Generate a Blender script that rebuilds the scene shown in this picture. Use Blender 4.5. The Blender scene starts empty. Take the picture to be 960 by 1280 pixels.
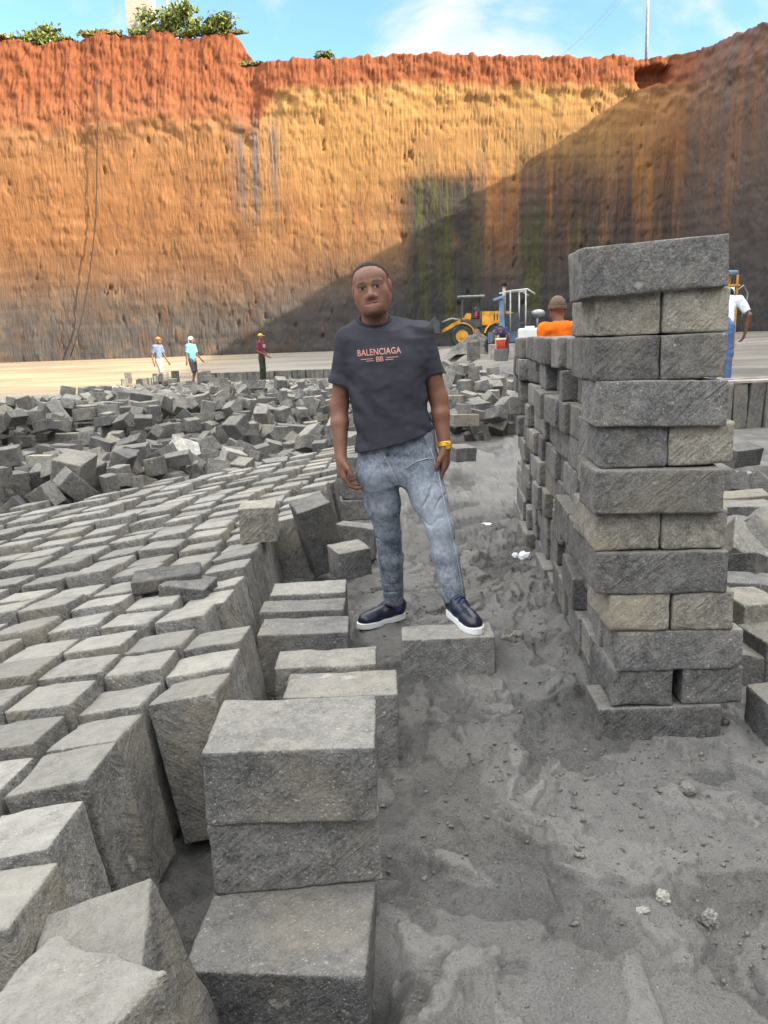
import bpy, bmesh, math, random
import numpy as np
from mathutils import Vector, Matrix, Euler
from mathutils.bvhtree import BVHTree

random.seed(7)
RNG = np.random.default_rng(11)
SC = bpy.context.scene
COL = SC.collection
R = math.radians

# ------------------------------------------------------------------ camera
FPX, CAM_H, PITCH, ROLL = 962.0, 1.42, R(12.6), R(2.0)

def ray(px, py):
    x, y = px - 480.0, 640.0 - py
    c, s = math.cos(ROLL), math.sin(ROLL)
    x, y = x * c + y * s, -x * s + y * c
    cp, sp = math.cos(PITCH), math.sin(PITCH)
    return Vector((x, FPX * cp + y * sp, y * cp - FPX * sp))

def onz(px, py, z):                      # photo measurement -> point on a level z
    r = ray(px, py)
    return r * ((z - CAM_H) / r.z) + Vector((0, 0, CAM_H))

def at(px, py, Y):                       # photo measurement -> point at distance Y
    r = ray(px, py)
    return r * (Y / r.y) + Vector((0, 0, CAM_H))

cam_d = bpy.data.cameras.new('camera')
cam = bpy.data.objects.new('camera', cam_d)
COL.objects.link(cam)
cam_d.sensor_fit = 'VERTICAL'
cam_d.sensor_height = 24.0
cam_d.lens = 24.0 * FPX / 1280.0
cam_d.clip_end = 3000
cam_d.clip_start = 0.05
fw = Vector((0, math.cos(PITCH), -math.sin(PITCH)))
up0 = Vector((0, math.sin(PITCH), math.cos(PITCH)))
rt0 = Vector((1, 0, 0))
c_, s_ = math.cos(ROLL), math.sin(ROLL)
rt = rt0 * c_ - up0 * s_
up = up0 * c_ + rt0 * s_
cam.matrix_world = Matrix(((rt.x, up.x, -fw.x, 0), (rt.y, up.y, -fw.y, 0), (rt.z, up.z, -fw.z, CAM_H), (0, 0, 0, 1)))
SC.camera = cam

# ------------------------------------------------------------------ noise
def _h(ix, iy, iz, seed):
    n = (ix.astype(np.int64) * 374761393 + iy.astype(np.int64) * 668265263 + iz.astype(np.int64) * 2147483647 + seed * 1274126177) & 0xFFFFFFFF
    n = ((n ^ (n >> 13)) * 1274126177) & 0xFFFFFFFF
    n = ((n ^ (n >> 16)) * 2246822519) & 0xFFFFFFFF
    n = n ^ (n >> 15)
    return (n & 0xFFFFFF) / float(0xFFFFFF)

def vnoise(x, y, z=None, seed=0):        # value noise in [-1, 1]
    x = np.asarray(x, float); y = np.asarray(y, float)
    z = np.zeros_like(x) if z is None else np.asarray(z, float)
    ix, iy, iz = np.floor(x), np.floor(y), np.floor(z)
    fx, fy, fz = x - ix, y - iy, z - iz
    u, v, w = [f * f * f * (f * (f * 6 - 15) + 10) for f in (fx, fy, fz)]
    r = 0
    for dx in (0, 1):
        for dy in (0, 1):
            for dz in (0, 1):
                wgt = (u if dx else 1 - u) * (v if dy else 1 - v) * (w if dz else 1 - w)
                r = r + wgt * _h(ix + dx, iy + dy, iz + dz, seed)
    return r * 2 - 1

def fbm(x, y, z=None, o=4, seed=0, g=0.5):
    a, r, f, t = 1.0, 0, 1.0, 0
    for i in range(o):
        r = r + a * vnoise(x * f, y * f, None if z is None else z * f, seed + i * 7)
        t += a; a *= g; f *= 2.03
    return r / t

def sstep(a, b, x):
    t = np.clip((np.asarray(x, float) - a) / (b - a), 0, 1)
    return t * t * (3 - 2 * t)

# ------------------------------------------------------------------ objects
def mesh_np(name, verts, faces, smooth=True):
    me = bpy.data.meshes.new(name)
    verts = np.asarray(verts, np.float32)
    faces = np.asarray(faces, np.int32)
    me.vertices.add(len(verts)); me.vertices.foreach_set('co', verts.ravel())
    k = faces.shape[1]
    me.loops.add(faces.size); me.loops.foreach_set('vertex_index', faces.ravel())
    me.polygons.add(len(faces))
    me.polygons.foreach_set('loop_start', np.arange(0, faces.size, k, dtype=np.int32))
    me.polygons.foreach_set('loop_total', np.full(len(faces), k, np.int32))
    me.update(calc_edges=True); me.validate()
    if smooth:
        me.polygons.foreach_set('use_smooth', np.ones(len(me.polygons), bool))
    return me

def link(name, me, mat=None, parent=None, loc=None, rot=None):
    o = bpy.data.objects.new(name, me)
    COL.objects.link(o)
    if mat is not None and me is not None and len(me.materials) == 0:
        me.materials.append(mat)
    if parent is not None:
        o.parent = parent
    if loc is not None: o.location = loc
    if rot is not None: o.rotation_euler = rot
    return o

def tag(o, label=None, cat=None, group=None, kind=None):
    if label: o['label'] = label
    if cat: o['category'] = cat
    if group: o['group'] = group
    if kind: o['kind'] = kind
    return o

def empty(name, loc, rz=0):
    o = bpy.data.objects.new(name, None)
    o.empty_display_size = 0.1
    COL.objects.link(o); o.location = loc; o.rotation_euler = (0, 0, rz)
    return o

def bmobj(name, bm, mat, parent=None, smooth=False, bevel=0.0, seg=2):
    if bevel > 0:
        ed = [e for e in bm.edges if len(e.link_faces) == 2 and e.calc_face_angle(0) > 0.5]
        bmesh.ops.bevel(bm, geom=ed, offset=bevel, segments=seg, affect='EDGES', profile=0.6)
    me = bpy.data.meshes.new(name)
    bmesh.ops.recalc_face_normals(bm, faces=bm.faces)
    bm.to_mesh(me); bm.free()
    if smooth:
        for p in me.polygons: p.use_smooth = True
    return link(name, me, mat, parent)

def box(bm, c, s, rot=None):
    m = Matrix.Translation(c) @ (rot.to_matrix().to_4x4() if rot else Matrix.Identity(4)) @ Matrix.Diagonal((s[0], s[1], s[2], 1))
    bmesh.ops.create_cube(bm, size=1.0, matrix=m)

def prism(bm, pts, y0, y1):              # outline in x,z extruded along y
    a = [bm.verts.new((x, y0, z)) for x, z in pts]
    b = [bm.verts.new((x, y1, z)) for x, z in pts]
    n = len(pts)
    bm.faces.new(a); bm.faces.new(b[::-1])
    for i in range(n):
        bm.faces.new((a[i], b[i], b[(i + 1) % n], a[(i + 1) % n]))

def tube(bm, pts, r, seg=8, r2=None, cap=True):
    pts = [Vector(p) for p in pts]
    rings = []
    n = len(pts)
    for i, p in enumerate(pts):
        d = (pts[min(i + 1, n - 1)] - pts[max(i - 1, 0)]).normalized()
        a = d.orthogonal().normalized() if i == 0 else (rings_a - d * rings_a.dot(d)).normalized()
        rings_a = a
        b = d.cross(a)
        rr = r if r2 is None else r + (r2 - r) * i / max(n - 1, 1)
        rings.append([bm.verts.new(p + (a * math.cos(t) + b * math.sin(t)) * rr) for t in [2 * math.pi * k / seg for k in range(seg)]])
    for i in range(n - 1):
        for k in range(seg):
            bm.faces.new((rings[i][k], rings[i][(k + 1) % seg], rings[i + 1][(k + 1) % seg], rings[i + 1][k]))
    if cap:
        bm.faces.new(rings[0][::-1]); bm.faces.new(rings[-1])

def lathe(bm, prof, c, seg=28):          # profile (radius, y) turned about the y axis
    rings = []
    for r, y in prof:
        rings.append([bm.verts.new((c[0] + r * math.cos(2 * math.pi * k / seg), c[1] + y, c[2] + r * math.sin(2 * math.pi * k / seg))) for k in range(seg)])
    for i in range(len(rings) - 1):
        for k in range(seg):
            bm.faces.new((rings[i][k], rings[i][(k + 1) % seg], rings[i + 1][(k + 1) % seg], rings[i + 1][k]))
    bm.faces.new(rings[0][::-1]); bm.faces.new(rings[-1])

# ------------------------------------------------------------------ materials
class NT:
    def __init__(s, name):
        s.m = bpy.data.materials.new(name); s.m.use_nodes = True
        s.t = s.m.node_tree; s.t.nodes.clear()
        s.out = s.t.nodes.new('ShaderNodeOutputMaterial')
        s.b = s.t.nodes.new('ShaderNodeBsdfPrincipled')
        s.t.links.new(s.b.outputs[0], s.out.inputs[0])
        s.b.inputs['Specular IOR Level'].default_value = 0.25
    def put(s, sock, v):
        if hasattr(v, 'links') or isinstance(v, bpy.types.NodeSocket): s.t.links.new(v, sock)
        else:
            if isinstance(v, (tuple, list)) and len(v) == 3 and sock.type == 'RGBA': v = (*v, 1)
            sock.default_value = v
    def n(s, ty, ins=(), out=0, **props):
        nd = s.t.nodes.new('ShaderNode' + ty)
        for k, v in props.items(): setattr(nd, k, v)
        for k, v in dict(ins).items(): s.put(nd.inputs[k], v)
        return nd.outputs[out]
    def obj(s): return s.n('TexCoord', out=3)
    def pos(s): return s.n('NewGeometry', out=0)
    def nrm(s): return s.n('NewGeometry', out=1)
    def attr(s, name, out=1):
        return s.n('Attribute', out=out, attribute_name=name)
    def rnd(s): return s.n('ObjectInfo', out=5)
    def mapv(s, v, scale=(1, 1, 1), rot=(0, 0, 0), loc=(0, 0, 0)):
        return s.n('Mapping', {0: v, 1: loc, 2: rot, 3: scale})
    def vadd(s, a, b): return s.n('VectorMath', {0: a, 1: b}, operation='ADD')
    def noise(s, v, scale, detail=4, rough=0.55, dist=0.0, out=0):
        return s.n('TexNoise', {'Vector': v, 'Scale': scale, 'Detail': detail, 'Roughness': rough, 'Distortion': dist}, out=out)
    def voro(s, v, scale, feature='F1', out=0, rand=1.0):
        return s.n('TexVoronoi', {'Vector': v, 'Scale': scale, 'Randomness': rand}, out=out, feature=feature)
    def math(s, op, a, b=0.0, c=0.0, clamp=False):
        return s.n('Math', {0: a, 1: b, 2: c}, operation=op, use_clamp=clamp)
    def mul(s, a, b): return s.math('MULTIPLY', a, b)
    def add(s, a, b): return s.math('ADD', a, b)
    def rng(s, v, a, b, c=0.0, d=1.0, smooth=True):
        return s.n('MapRange', {'Value': v, 'From Min': a, 'From Max': b, 'To Min': c, 'To Max': d}, interpolation_type='SMOOTHSTEP' if smooth else 'LINEAR')
    def mix(s, f, a, b, blend='MIX'):
        nd = s.t.nodes.new('ShaderNodeMix'); nd.data_type = 'RGBA'; nd.blend_type = blend; nd.clamp_factor = True
        s.put(nd.inputs[0], f); s.put(nd.inputs[6], a); s.put(nd.inputs[7], b)
        return nd.outputs[2]
    def ramp(s, f, stops):
        nd = s.t.nodes.new('ShaderNodeValToRGB'); e = nd.color_ramp.elements
        while len(e) < len(stops): e.new(0.5)
        for q, (p, c) in zip(e, stops):
            q.position = p; q.color = (*c, 1) if len(c) == 3 else c
        s.put(nd.inputs[0], f)
        return nd.outputs[0]
    def sep(s, v, i): return s.n('SeparateXYZ', {0: v}, out=i)
    def scale_col(s, c, f):
        return s.n('VectorMath', {0: c, 'Scale': f}, operation='SCALE')
    def bump(s, h, strength=0.4, dist=0.01, normal=None):
        ins = {'Height': h, 'Strength': strength, 'Distance': dist}
        if normal is not None: ins['Normal'] = normal
        return s.n('Bump', ins)
    def done(s, col, rough=0.8, bump=None, metal=0.0, spec=None):
        s.put(s.b.inputs['Base Color'], col); s.put(s.b.inputs['Roughness'], rough)
        s.b.inputs['Metallic'].default_value = metal
        if bump is not None: s.put(s.b.inputs['Normal'], bump)
        if spec is not None: s.b.inputs['Specular IOR Level'].default_value = spec
        return s.m

def plain(name, col, rough=0.6, var=0.15, scale=8, metal=0.0, bump=0.15, spec=None):
    t = NT(name)
    v = t.obj()
    n = t.noise(v, scale, 5)
    n2 = t.noise(v, scale * 9, 3)
    c = t.mix(t.rng(n, 0.3, 0.7), tuple(x * (1 - var) for x in col), tuple(min(1, x * (1 + var)) for x in col))
    c = t.mix(t.mul(t.rng(n2, 0.55, 0.75), 0.25), c, tuple(x * 0.55 + 0.03 for x in col))
    return t.done(c, t.rng(n2, 0.2, 0.8, rough - 0.1, min(1, rough + 0.1)), t.bump(n2, bump, 0.004), metal, spec)

def stone(name, lo, hi, dust=0.5, dustcol=(0.36, 0.345, 0.305), warm=0.0, spk=1.0):
    t = NT(name)
    rnd = t.rnd()
    off = t.n('CombineXYZ', {0: t.mul(rnd, 37.0), 1: t.mul(rnd, 91.0), 2: t.mul(rnd, 53.0)})
    o = t.obj()
    v = t.vadd(o, off)
    n1 = t.noise(v, 4.5, 6, 0.65)
    n2 = t.noise(v, 24.0, 6, 0.7)
    n3 = t.noise(v, 120.0, 4, 0.7)
    c = t.mix(t.rng(n1, 0.32, 0.68), lo, hi)
    c = t.mix(t.mul(t.rng(n2, 0.45, 0.68), 0.6), c, tuple(x * 1.45 for x in hi))
    c = t.mix(t.mul(t.rng(n2, 0.5, 0.3), 0.6), c, tuple(x * 0.5 for x in lo))
    c = t.mix(t.mul(t.rng(n3, 0.5, 0.7), 0.55), c, tuple(x * 1.8 for x in hi))
    c = t.mix(t.mul(t.rng(n3, 0.48, 0.32), 0.5), c, tuple(x * 0.4 for x in lo))
    n4 = t.noise(t.vadd(v, (3.3, 1.7, 9.1)), 3.0, 5, 0.65)
    c = t.mix(t.mul(t.rng(n4, 0.46, 0.66), 0.32 + warm), c, (0.34, 0.30, 0.22))
    # pale mineral flecks of three sizes
    f0 = t.voro(t.mapv(v, (1, 1.5, 1.2), (0.4, 0.2, 0.7)), 38.0)
    f0m = t.mul(t.rng(f0, 0.22, 0.13), t.rng(t.noise(v, 17.0, 2), 0.56, 0.62))
    f1 = t.voro(v, 85.0)
    f1m = t.mul(t.rng(f1, 0.26, 0.14), t.rng(t.noise(v, 34.0, 2), 0.48, 0.56))
    f2 = t.voro(v, 200.0)
    f2m = t.mul(t.rng(f2, 0.30, 0.16), t.rng(t.noise(v, 70.0, 2), 0.42, 0.54))
    fm = t.math('MAXIMUM', f0m, t.math('MAXIMUM', f1m, f2m))
    c = t.mix(t.math('MULTIPLY', t.mul(fm, t.rng(n1, 0.35, 0.6, 0.35, 1.0)), 0.74 * spk, clamp=True), c, (0.48, 0.47, 0.435))
    # lime patches
    n5 = t.noise(t.vadd(v, (8.1, 2.2, 4.4)), 9.0, 4, 0.6)
    c = t.mix(t.mul(t.rng(n5, 0.66, 0.74), 0.6 * spk), c, (0.50, 0.475, 0.42))
    # dust settled on upward faces
    nz = t.sep(t.nrm(), 2)
    d = t.mul(t.rng(nz, 0.55, 0.95), t.rng(t.noise(v, 11.0, 6, 0.75), 0.3, 0.62, 0.35, 1.0))
    c = t.mix(t.mul(d, dust), c, t.mix(n2, tuple(x * 0.8 for x in dustcol), tuple(x * 1.2 for x in dustcol)))
    c = t.scale_col(c, t.rng(rnd, 0, 1, 0.78, 1.2, smooth=False))
    # saw marks run at a slant
    m = t.mapv(t.mapv(v, (1, 1, 1), (0.62, 0.62, 0.3)), (7, 7, 75))
    saw = t.noise(m, 1.0, 3, 0.55)
    sawm = t.mul(saw, t.rng(t.noise(v, 3.5, 2), 0.36, 0.6, 0.2, 1.0))
    b = t.bump(sawm, 0.8, 0.016)
    b = t.bump(n2, 0.8, 0.016, b)
    b = t.bump(n3, 0.9, 0.006, b)
    return t.done(c, 0.92, b, spec=0.15)

M = {}
M['stone'] = stone('grey_tuff', (0.115, 0.115, 0.113), (0.185, 0.181, 0.174), 0.4)
M['stone_field'] = stone('dusty_tuff', (0.13, 0.128, 0.12), (0.20, 0.194, 0.18), 0.85, (0.295, 0.288, 0.262), 0.12)
M['stone_pale'] = stone('weathered_tuff', (0.20, 0.19, 0.165), (0.30, 0.28, 0.235), 0.4, warm=0.4)
M['stone_dark'] = stone('fresh_cut_tuff', (0.082, 0.082, 0.084), (0.135, 0.134, 0.132), 0.35, (0.3, 0.29, 0.265))
M['rubble'] = stone('rubble_tuff', (0.098, 0.097, 0.093), (0.172, 0.167, 0.153), 0.4, (0.29, 0.28, 0.25))
M['slate'] = stone('dark_slab', (0.055, 0.055, 0.057), (0.10, 0.10, 0.10), 0.1, (0.2, 0.2, 0.19), spk=0.3)
M['pale_pebble'] = stone('pale_pebble', (0.24, 0.235, 0.215), (0.36, 0.35, 0.32), 0.3, (0.4, 0.39, 0.35), spk=0.3)
M['white_stone'] = stone('pale_stone', (0.30, 0.295, 0.27), (0.44, 0.43, 0.40), 0.2, (0.55, 0.53, 0.48), spk=0.3)

def ground_mat():
    t = NT('quarry_dust')
    p = t.pos()
    x, y = t.sep(p, 0), t.sep(p, 1)
    n1 = t.noise(p, 0.7, 6, 0.6)
    n2 = t.noise(p, 4.0, 7, 0.7)
    n3 = t.noise(p, 30.0, 6, 0.75)
    n4 = t.noise(p, 170.0, 4, 0.75)
    plate = t.attr('plate', 2)
    pl = t.mul(plate, t.rng(n3, 0.34, 0.5, 0.35, 1.0))
    c = t.mix(t.rng(n2, 0.3, 0.7), (0.145, 0.144, 0.141), (0.23, 0.228, 0.221))
    c = t.mix(t.mul(t.rng(n3, 0.52, 0.68), 0.45), c, (0.085, 0.084, 0.082))
    c = t.mix(t.mul(pl, 0.9), c, t.mix(n2, (0.265, 0.262, 0.253), (0.36, 0.355, 0.34)))
    c = t.mix(t.mul(t.rng(n4, 0.52, 0.66), 0.55), c, (0.29, 0.28, 0.255))
    c = t.mix(t.mul(t.rng(n4, 0.46, 0.34), 0.5), c, (0.07, 0.068, 0.065))
    c = t.mix(t.mul(t.rng(n1, 0.48, 0.7), 0.4), c, (0.27, 0.257, 0.225))
    f = t.voro(p, 60.0)
    fm = t.mul(t.rng(f, 0.14, 0.07), t.rng(t.noise(p, 9.0, 2), 0.53, 0.62))
    c = t.mix(fm, c, (0.5, 0.49, 0.45))
    # lighter swept floor far from the path
    far = t.rng(y, 22.0, 32.0)
    strk = t.noise(t.mapv(p, (0.10, 0.55, 1)), 1.0, 5, 0.6)
    cf = t.mix(t.rng(strk, 0.35, 0.65), (0.19, 0.18, 0.16), (0.30, 0.28, 0.245))
    cf = t.mix(t.rng(x, -5.0, -12.0), cf, t.mix(t.rng(strk, 0.35, 0.65), (0.25, 0.205, 0.14), (0.37, 0.305, 0.205)))  # tan on the left puts warm sunlight into the floor colour
    cf = t.mix(t.mul(t.rng(n2, 0.5, 0.8), 0.5), cf, (0.15, 0.14, 0.12))
    c = t.mix(far, c, cf)
    rt_ = t.mul(t.rng(x, 3.9, 4.4), t.rng(y, 11.3, 12.0))
    c = t.mix(rt_, c, t.mix(t.rng(strk, 0.35, 0.65), (0.17, 0.163, 0.15), (0.31, 0.295, 0.262)))
    b = t.bump(n3, t.math('SUBTRACT', 1.0, t.mul(plate, 0.4)), 0.045)
    b = t.bump(n4, 1.0, 0.013, b)
    return t.done(c, 0.95, b, spec=0.12)
M['ground'] = ground_mat()

def cliff_mat():
    t = NT('quarry_face')
    q = t.attr('cuv')                       # x: metres along the face, y: height, z: height of the rim there
    s, z, rim = t.sep(q, 0), t.sep(q, 1), t.sep(q, 2)
    v = t.n('CombineXYZ', {0: s, 1: z, 2: 0.0})
    w1 = t.noise(t.mapv(v, (0.10, 0.16, 1)), 1.0, 5, 0.6)
    w2 = t.noise(t.mapv(v, (0.6, 0.35, 1), loc=(4, 9, 0)), 1.0, 5, 0.65)
    streak = t.noise(t.mapv(v, (1.6, 0.05, 1)), 1.0, 4, 0.65)
    streak2 = t.noise(t.mapv(v, (0.55, 0.035, 1), loc=(31, 7, 0)), 1.0, 4, 0.6)
    fine = t.noise(t.mapv(v, (5.0, 1.6, 1)), 1.0, 5, 0.7)
    zz = t.add(z, t.add(t.mul(t.math('SUBTRACT', w1, 0.5), 3.2), t.mul(t.math('SUBTRACT', streak, 0.5), 2.2)))
    k = t.math('DIVIDE', zz, 23.0)
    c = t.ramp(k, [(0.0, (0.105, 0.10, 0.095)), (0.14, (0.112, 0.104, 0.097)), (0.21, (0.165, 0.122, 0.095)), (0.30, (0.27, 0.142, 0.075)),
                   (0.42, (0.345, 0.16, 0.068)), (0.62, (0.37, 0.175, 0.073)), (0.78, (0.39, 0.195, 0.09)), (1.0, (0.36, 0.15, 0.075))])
    c = t.mix(t.mul(t.rng(w2, 0.45, 0.75), 0.6), c, (0.21, 0.105, 0.06))
    c = t.mix(t.mul(t.rng(w2, 0.5, 0.25), 0.35), c, (0.46, 0.25, 0.12))
    # ochre band below the rim on the middle of the face
    och = t.mul(t.mul(t.rng(s, -8.5, -5.0), t.rng(s, 22.0, 14.0)), t.mul(t.rng(zz, 10.5, 14.0), t.rng(z, 19.4, 18.4)))
    c = t.mix(t.mul(och, t.rng(w1, 0.3, 0.6, 0.4, 0.9)), c, (0.50, 0.275, 0.095))
    och2 = t.mul(t.rng(s, -12.0, -4.0), t.rng(s, 9.0, 2.0))
    c = t.mix(t.mul(t.mul(och2, t.rng(z, 5.0, 10.0)), t.mul(t.rng(streak2, 0.42, 0.62), 0.6)), c, (0.47, 0.265, 0.105))
    # red soil near the rim: deeper on the high left part
    dep = t.rng(s, -6.0, -9.0, 2.0, 6.0)
    below = t.math('SUBTRACT', rim, z)
    red = t.rng(t.math('SUBTRACT', t.add(below, t.mul(t.math('SUBTRACT', w1, 0.5), 1.0)), dep), 0.4, -0.4)
    redc = t.mix(t.rng(fine, 0.3, 0.7), (0.22, 0.068, 0.030), (0.33, 0.118, 0.054))
    redc = t.mix(t.mul(t.rng(below, 3.0, 5.5), 0.6), redc, (0.36, 0.15, 0.07))
    c = t.mix(red, c, redc)
    # grey patch of weathered rock beside the step in the rim
    gp = t.mul(t.mul(t.rng(s, -10.5, -8.5), t.rng(s, -5.5, -7.0)), t.mul(t.rng(z, 8.0, 12.0), t.rng(z, 17.5, 15.0)))
    c = t.mix(t.mul(gp, t.rng(streak, 0.42, 0.6)), c, (0.20, 0.155, 0.13))
    # seepage: black and grey runs on the right half
    run = t.mul(t.rng(s, -2.0, 8.0), t.rng(z, 18.0, 8.0))
    c = t.mix(t.mul(run, t.mul(t.rng(streak, 0.40, 0.58), 0.8)), c, (0.10, 0.09, 0.085))
    c = t.mix(t.mul(run, t.mul(t.rng(streak2, 0.46, 0.58), 0.75)), c, (0.06, 0.059, 0.061))
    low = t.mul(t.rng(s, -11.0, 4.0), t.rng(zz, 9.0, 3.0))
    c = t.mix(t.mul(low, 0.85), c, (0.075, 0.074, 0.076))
    # one big dark patch with algae
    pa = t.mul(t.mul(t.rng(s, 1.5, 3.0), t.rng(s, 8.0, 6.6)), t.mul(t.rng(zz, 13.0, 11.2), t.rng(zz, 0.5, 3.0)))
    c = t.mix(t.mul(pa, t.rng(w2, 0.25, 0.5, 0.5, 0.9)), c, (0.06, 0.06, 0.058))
    gr = t.mul(t.rng(streak, 0.44, 0.6), t.rng(fine, 0.3, 0.6))
    ga = t.math('MAXIMUM', pa, t.mul(t.mul(t.rng(s, 9.0, 11.0), t.rng(s, 16.0, 13.5)), t.mul(t.rng(zz, 11.0, 8.0), t.rng(zz, 2.0, 4.0))))
    ga2 = t.mul(t.rng(s, 25.0, 29.0), t.mul(t.rng(zz, 14.0, 9.0), t.rng(zz, 3.0, 6.0)))
    ga = t.math('MAXIMUM', ga, ga2)
    c = t.mix(t.mul(t.mul(ga, gr), 0.8), c, (0.12, 0.125, 0.035))
    # the right-hand wall is greyer: part of its shade is put into the colour
    rw = t.rng(s, 20.0, 24.0)
    c = t.mix(t.mul(rw, t.rng(streak, 0.3, 0.65, 0.45, 0.95)), c, (0.15, 0.117, 0.10))
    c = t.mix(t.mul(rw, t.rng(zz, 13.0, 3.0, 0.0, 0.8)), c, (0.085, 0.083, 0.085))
    c = t.mix(t.mul(t.rng(fine, 0.5, 0.75), 0.35), c, t.scale_col(c, 0.55))
    cr1 = t.noise(t.mapv(v, (0.35, 5.0, 1), loc=(3, 1, 0)), 1.0, 4, 0.6)
    cr2 = t.noise(t.mapv(v, (6.5, 0.30, 1), loc=(5, 2, 0)), 1.0, 4, 0.65)  # upright dark lines paint the shade of the tool grooves
    ln = t.math('MAXIMUM', t.rng(t.math('ABSOLUTE', t.math('SUBTRACT', cr1, 0.5)), 0.012, 0.0), t.rng(t.math('ABSOLUTE', t.math('SUBTRACT', cr2, 0.5)), 0.02, 0.0))
    c = t.mix(t.mul(ln, t.rng(w2, 0.4, 0.6, 0.1, 0.55)), c, t.scale_col(c, 0.45))
    c = t.scale_col(c, 0.78)
    # tool marks
    comb = t.noise(t.mapv(v, (9.0, 0.9, 1)), 1.0, 3, 0.6)
    crs = t.noise(t.mapv(v, (0.7, 7.0, 1)), 1.0, 3, 0.6)
    b = t.bump(comb, 0.7, 0.07)
    b = t.bump(crs, 0.22, 0.05, b)
    b = t.bump(fine, 0.6, 0.10, b)
    return t.done(c, 0.95, b, spec=0.1)
M['cliff'] = cliff_mat()
M['plateau'] = plain('red_topsoil', (0.36, 0.13, 0.07), 0.95, 0.3, 0.5)

M['yellow'] = plain('yellow_paint', (0.60, 0.30, 0.045), 0.55, 0.3, 2.2, bump=0.05, spec=0.3)
M['black_rubber'] = plain('tyre_rubber', (0.045, 0.05, 0.055), 0.85, 0.3, 6)
M['dark_metal'] = plain('dark_steel', (0.07, 0.075, 0.08), 0.6, 0.3, 4)
M['grey_metal'] = plain('worn_steel', (0.32, 0.33, 0.34), 0.5, 0.25, 4, metal=0.4)
M['white_paint'] = plain('white_paint', (0.72, 0.72, 0.70), 0.5, 0.08, 3)
M['blue_paint'] = plain('blue_paint', (0.16, 0.26, 0.38), 0.5, 0.2, 4)
M['red_paint'] = plain('red_plastic', (0.65, 0.08, 0.05), 0.5, 0.15, 4)
M['timber'] = plain('weathered_timber', (0.34, 0.31, 0.28), 0.8, 0.3, 5)
M['cable'] = plain('black_cable', (0.04, 0.035, 0.03), 0.7, 0.1, 5)
def glass_mat():
    t = NT('cab_glass')
    return t.done((0.16, 0.22, 0.22), 0.12, spec=0.6)
M['glass'] = glass_mat()
def leaf_mat(name, a, b):
    t = NT(name)
    n = t.noise(t.pos(), 1.6, 4)
    n2 = t.attr('tint', 2)
    c = t.mix(n2, a, b)
    c = t.mix(t.mul(t.rng(n, 0.45, 0.7), 0.5), c, tuple(x * 1.5 for x in b))
    t.done(c, 0.6)
    t.b.inputs['Subsurface Weight'].default_value = 0.0
    return t.m
M['leaf'] = leaf_mat('shrub_leaves', (0.085, 0.115, 0.03), (0.20, 0.23, 0.06))
M['grass'] = leaf_mat('dry_grass', (0.12, 0.14, 0.04), (0.30, 0.27, 0.10))
M['bark'] = plain('bark', (0.14, 0.10, 0.07), 0.9, 0.3, 6)
M['tower_stone'] = None
def masonry():
    t = NT('coursed_masonry')
    o = t.obj()
    b = t.n('TexBrick', {'Vector': t.mapv(o, (1, 1, 1), (R(90), 0, 0)), 'Color1': (0.50, 0.45, 0.36, 1), 'Color2': (0.40, 0.36, 0.29, 1), 'Mortar': (0.27, 0.25, 0.21, 1), 'Scale': 2.2, 'Mortar Size': 0.02})
    n = t.noise(o, 5, 4)
    return t.done(t.mix(t.mul(n, 0.4), b, (0.3, 0.26, 0.2)), 0.9)
M['tower_stone'] = masonry()

# ------------------------------------------------------------------ terrain
def gz_base(x, y):
    x = np.asarray(x, float); y = np.asarray(y, float)
    z = 0.74 * sstep(31, 52, y) * sstep(-60, -20, x * 0 + x + 20 * 0 + 5)
    z = 0.74 * sstep(31, 52, y)
    ter = sstep(3.2, 4.2, x) * sstep(11.22, 11.34, y)
    z = z + 0.50 * ter * (1 - 0.9 * sstep(36, 52, y))
    z = z + 0.35 * sstep(12, 50, y) * sstep(14, 24, x)
    z = z + 0.10 * sstep(7.2, 8.6, y) * sstep(1.3, 1.7, x) * (1 - sstep(9.6, 10.8, y))
    # low swell under the rubble
    z = z + 0.22 * np.exp(-(((x + 4.2) / 3.0) ** 2 + ((y - 11.5) / 4.0) ** 2)) + 0.30 * np.exp(-(((x - 1.2) / 1.6) ** 2 + ((y - 15.0) / 4.5) ** 2))
    z = z - 0.17 * (1 - sstep(1.3, 1.62, y)) * sstep(-.78, -.62, x) * (1 - sstep(-.07, .03, x))
    # sunken strip beside the packed blocks
    z = z - 0.10 * sstep(-0.75, -0.62, x) * (1 - sstep(-0.46, -0.34, x)) * (1 - sstep(2.4, 3.4, y))
    return z

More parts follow.
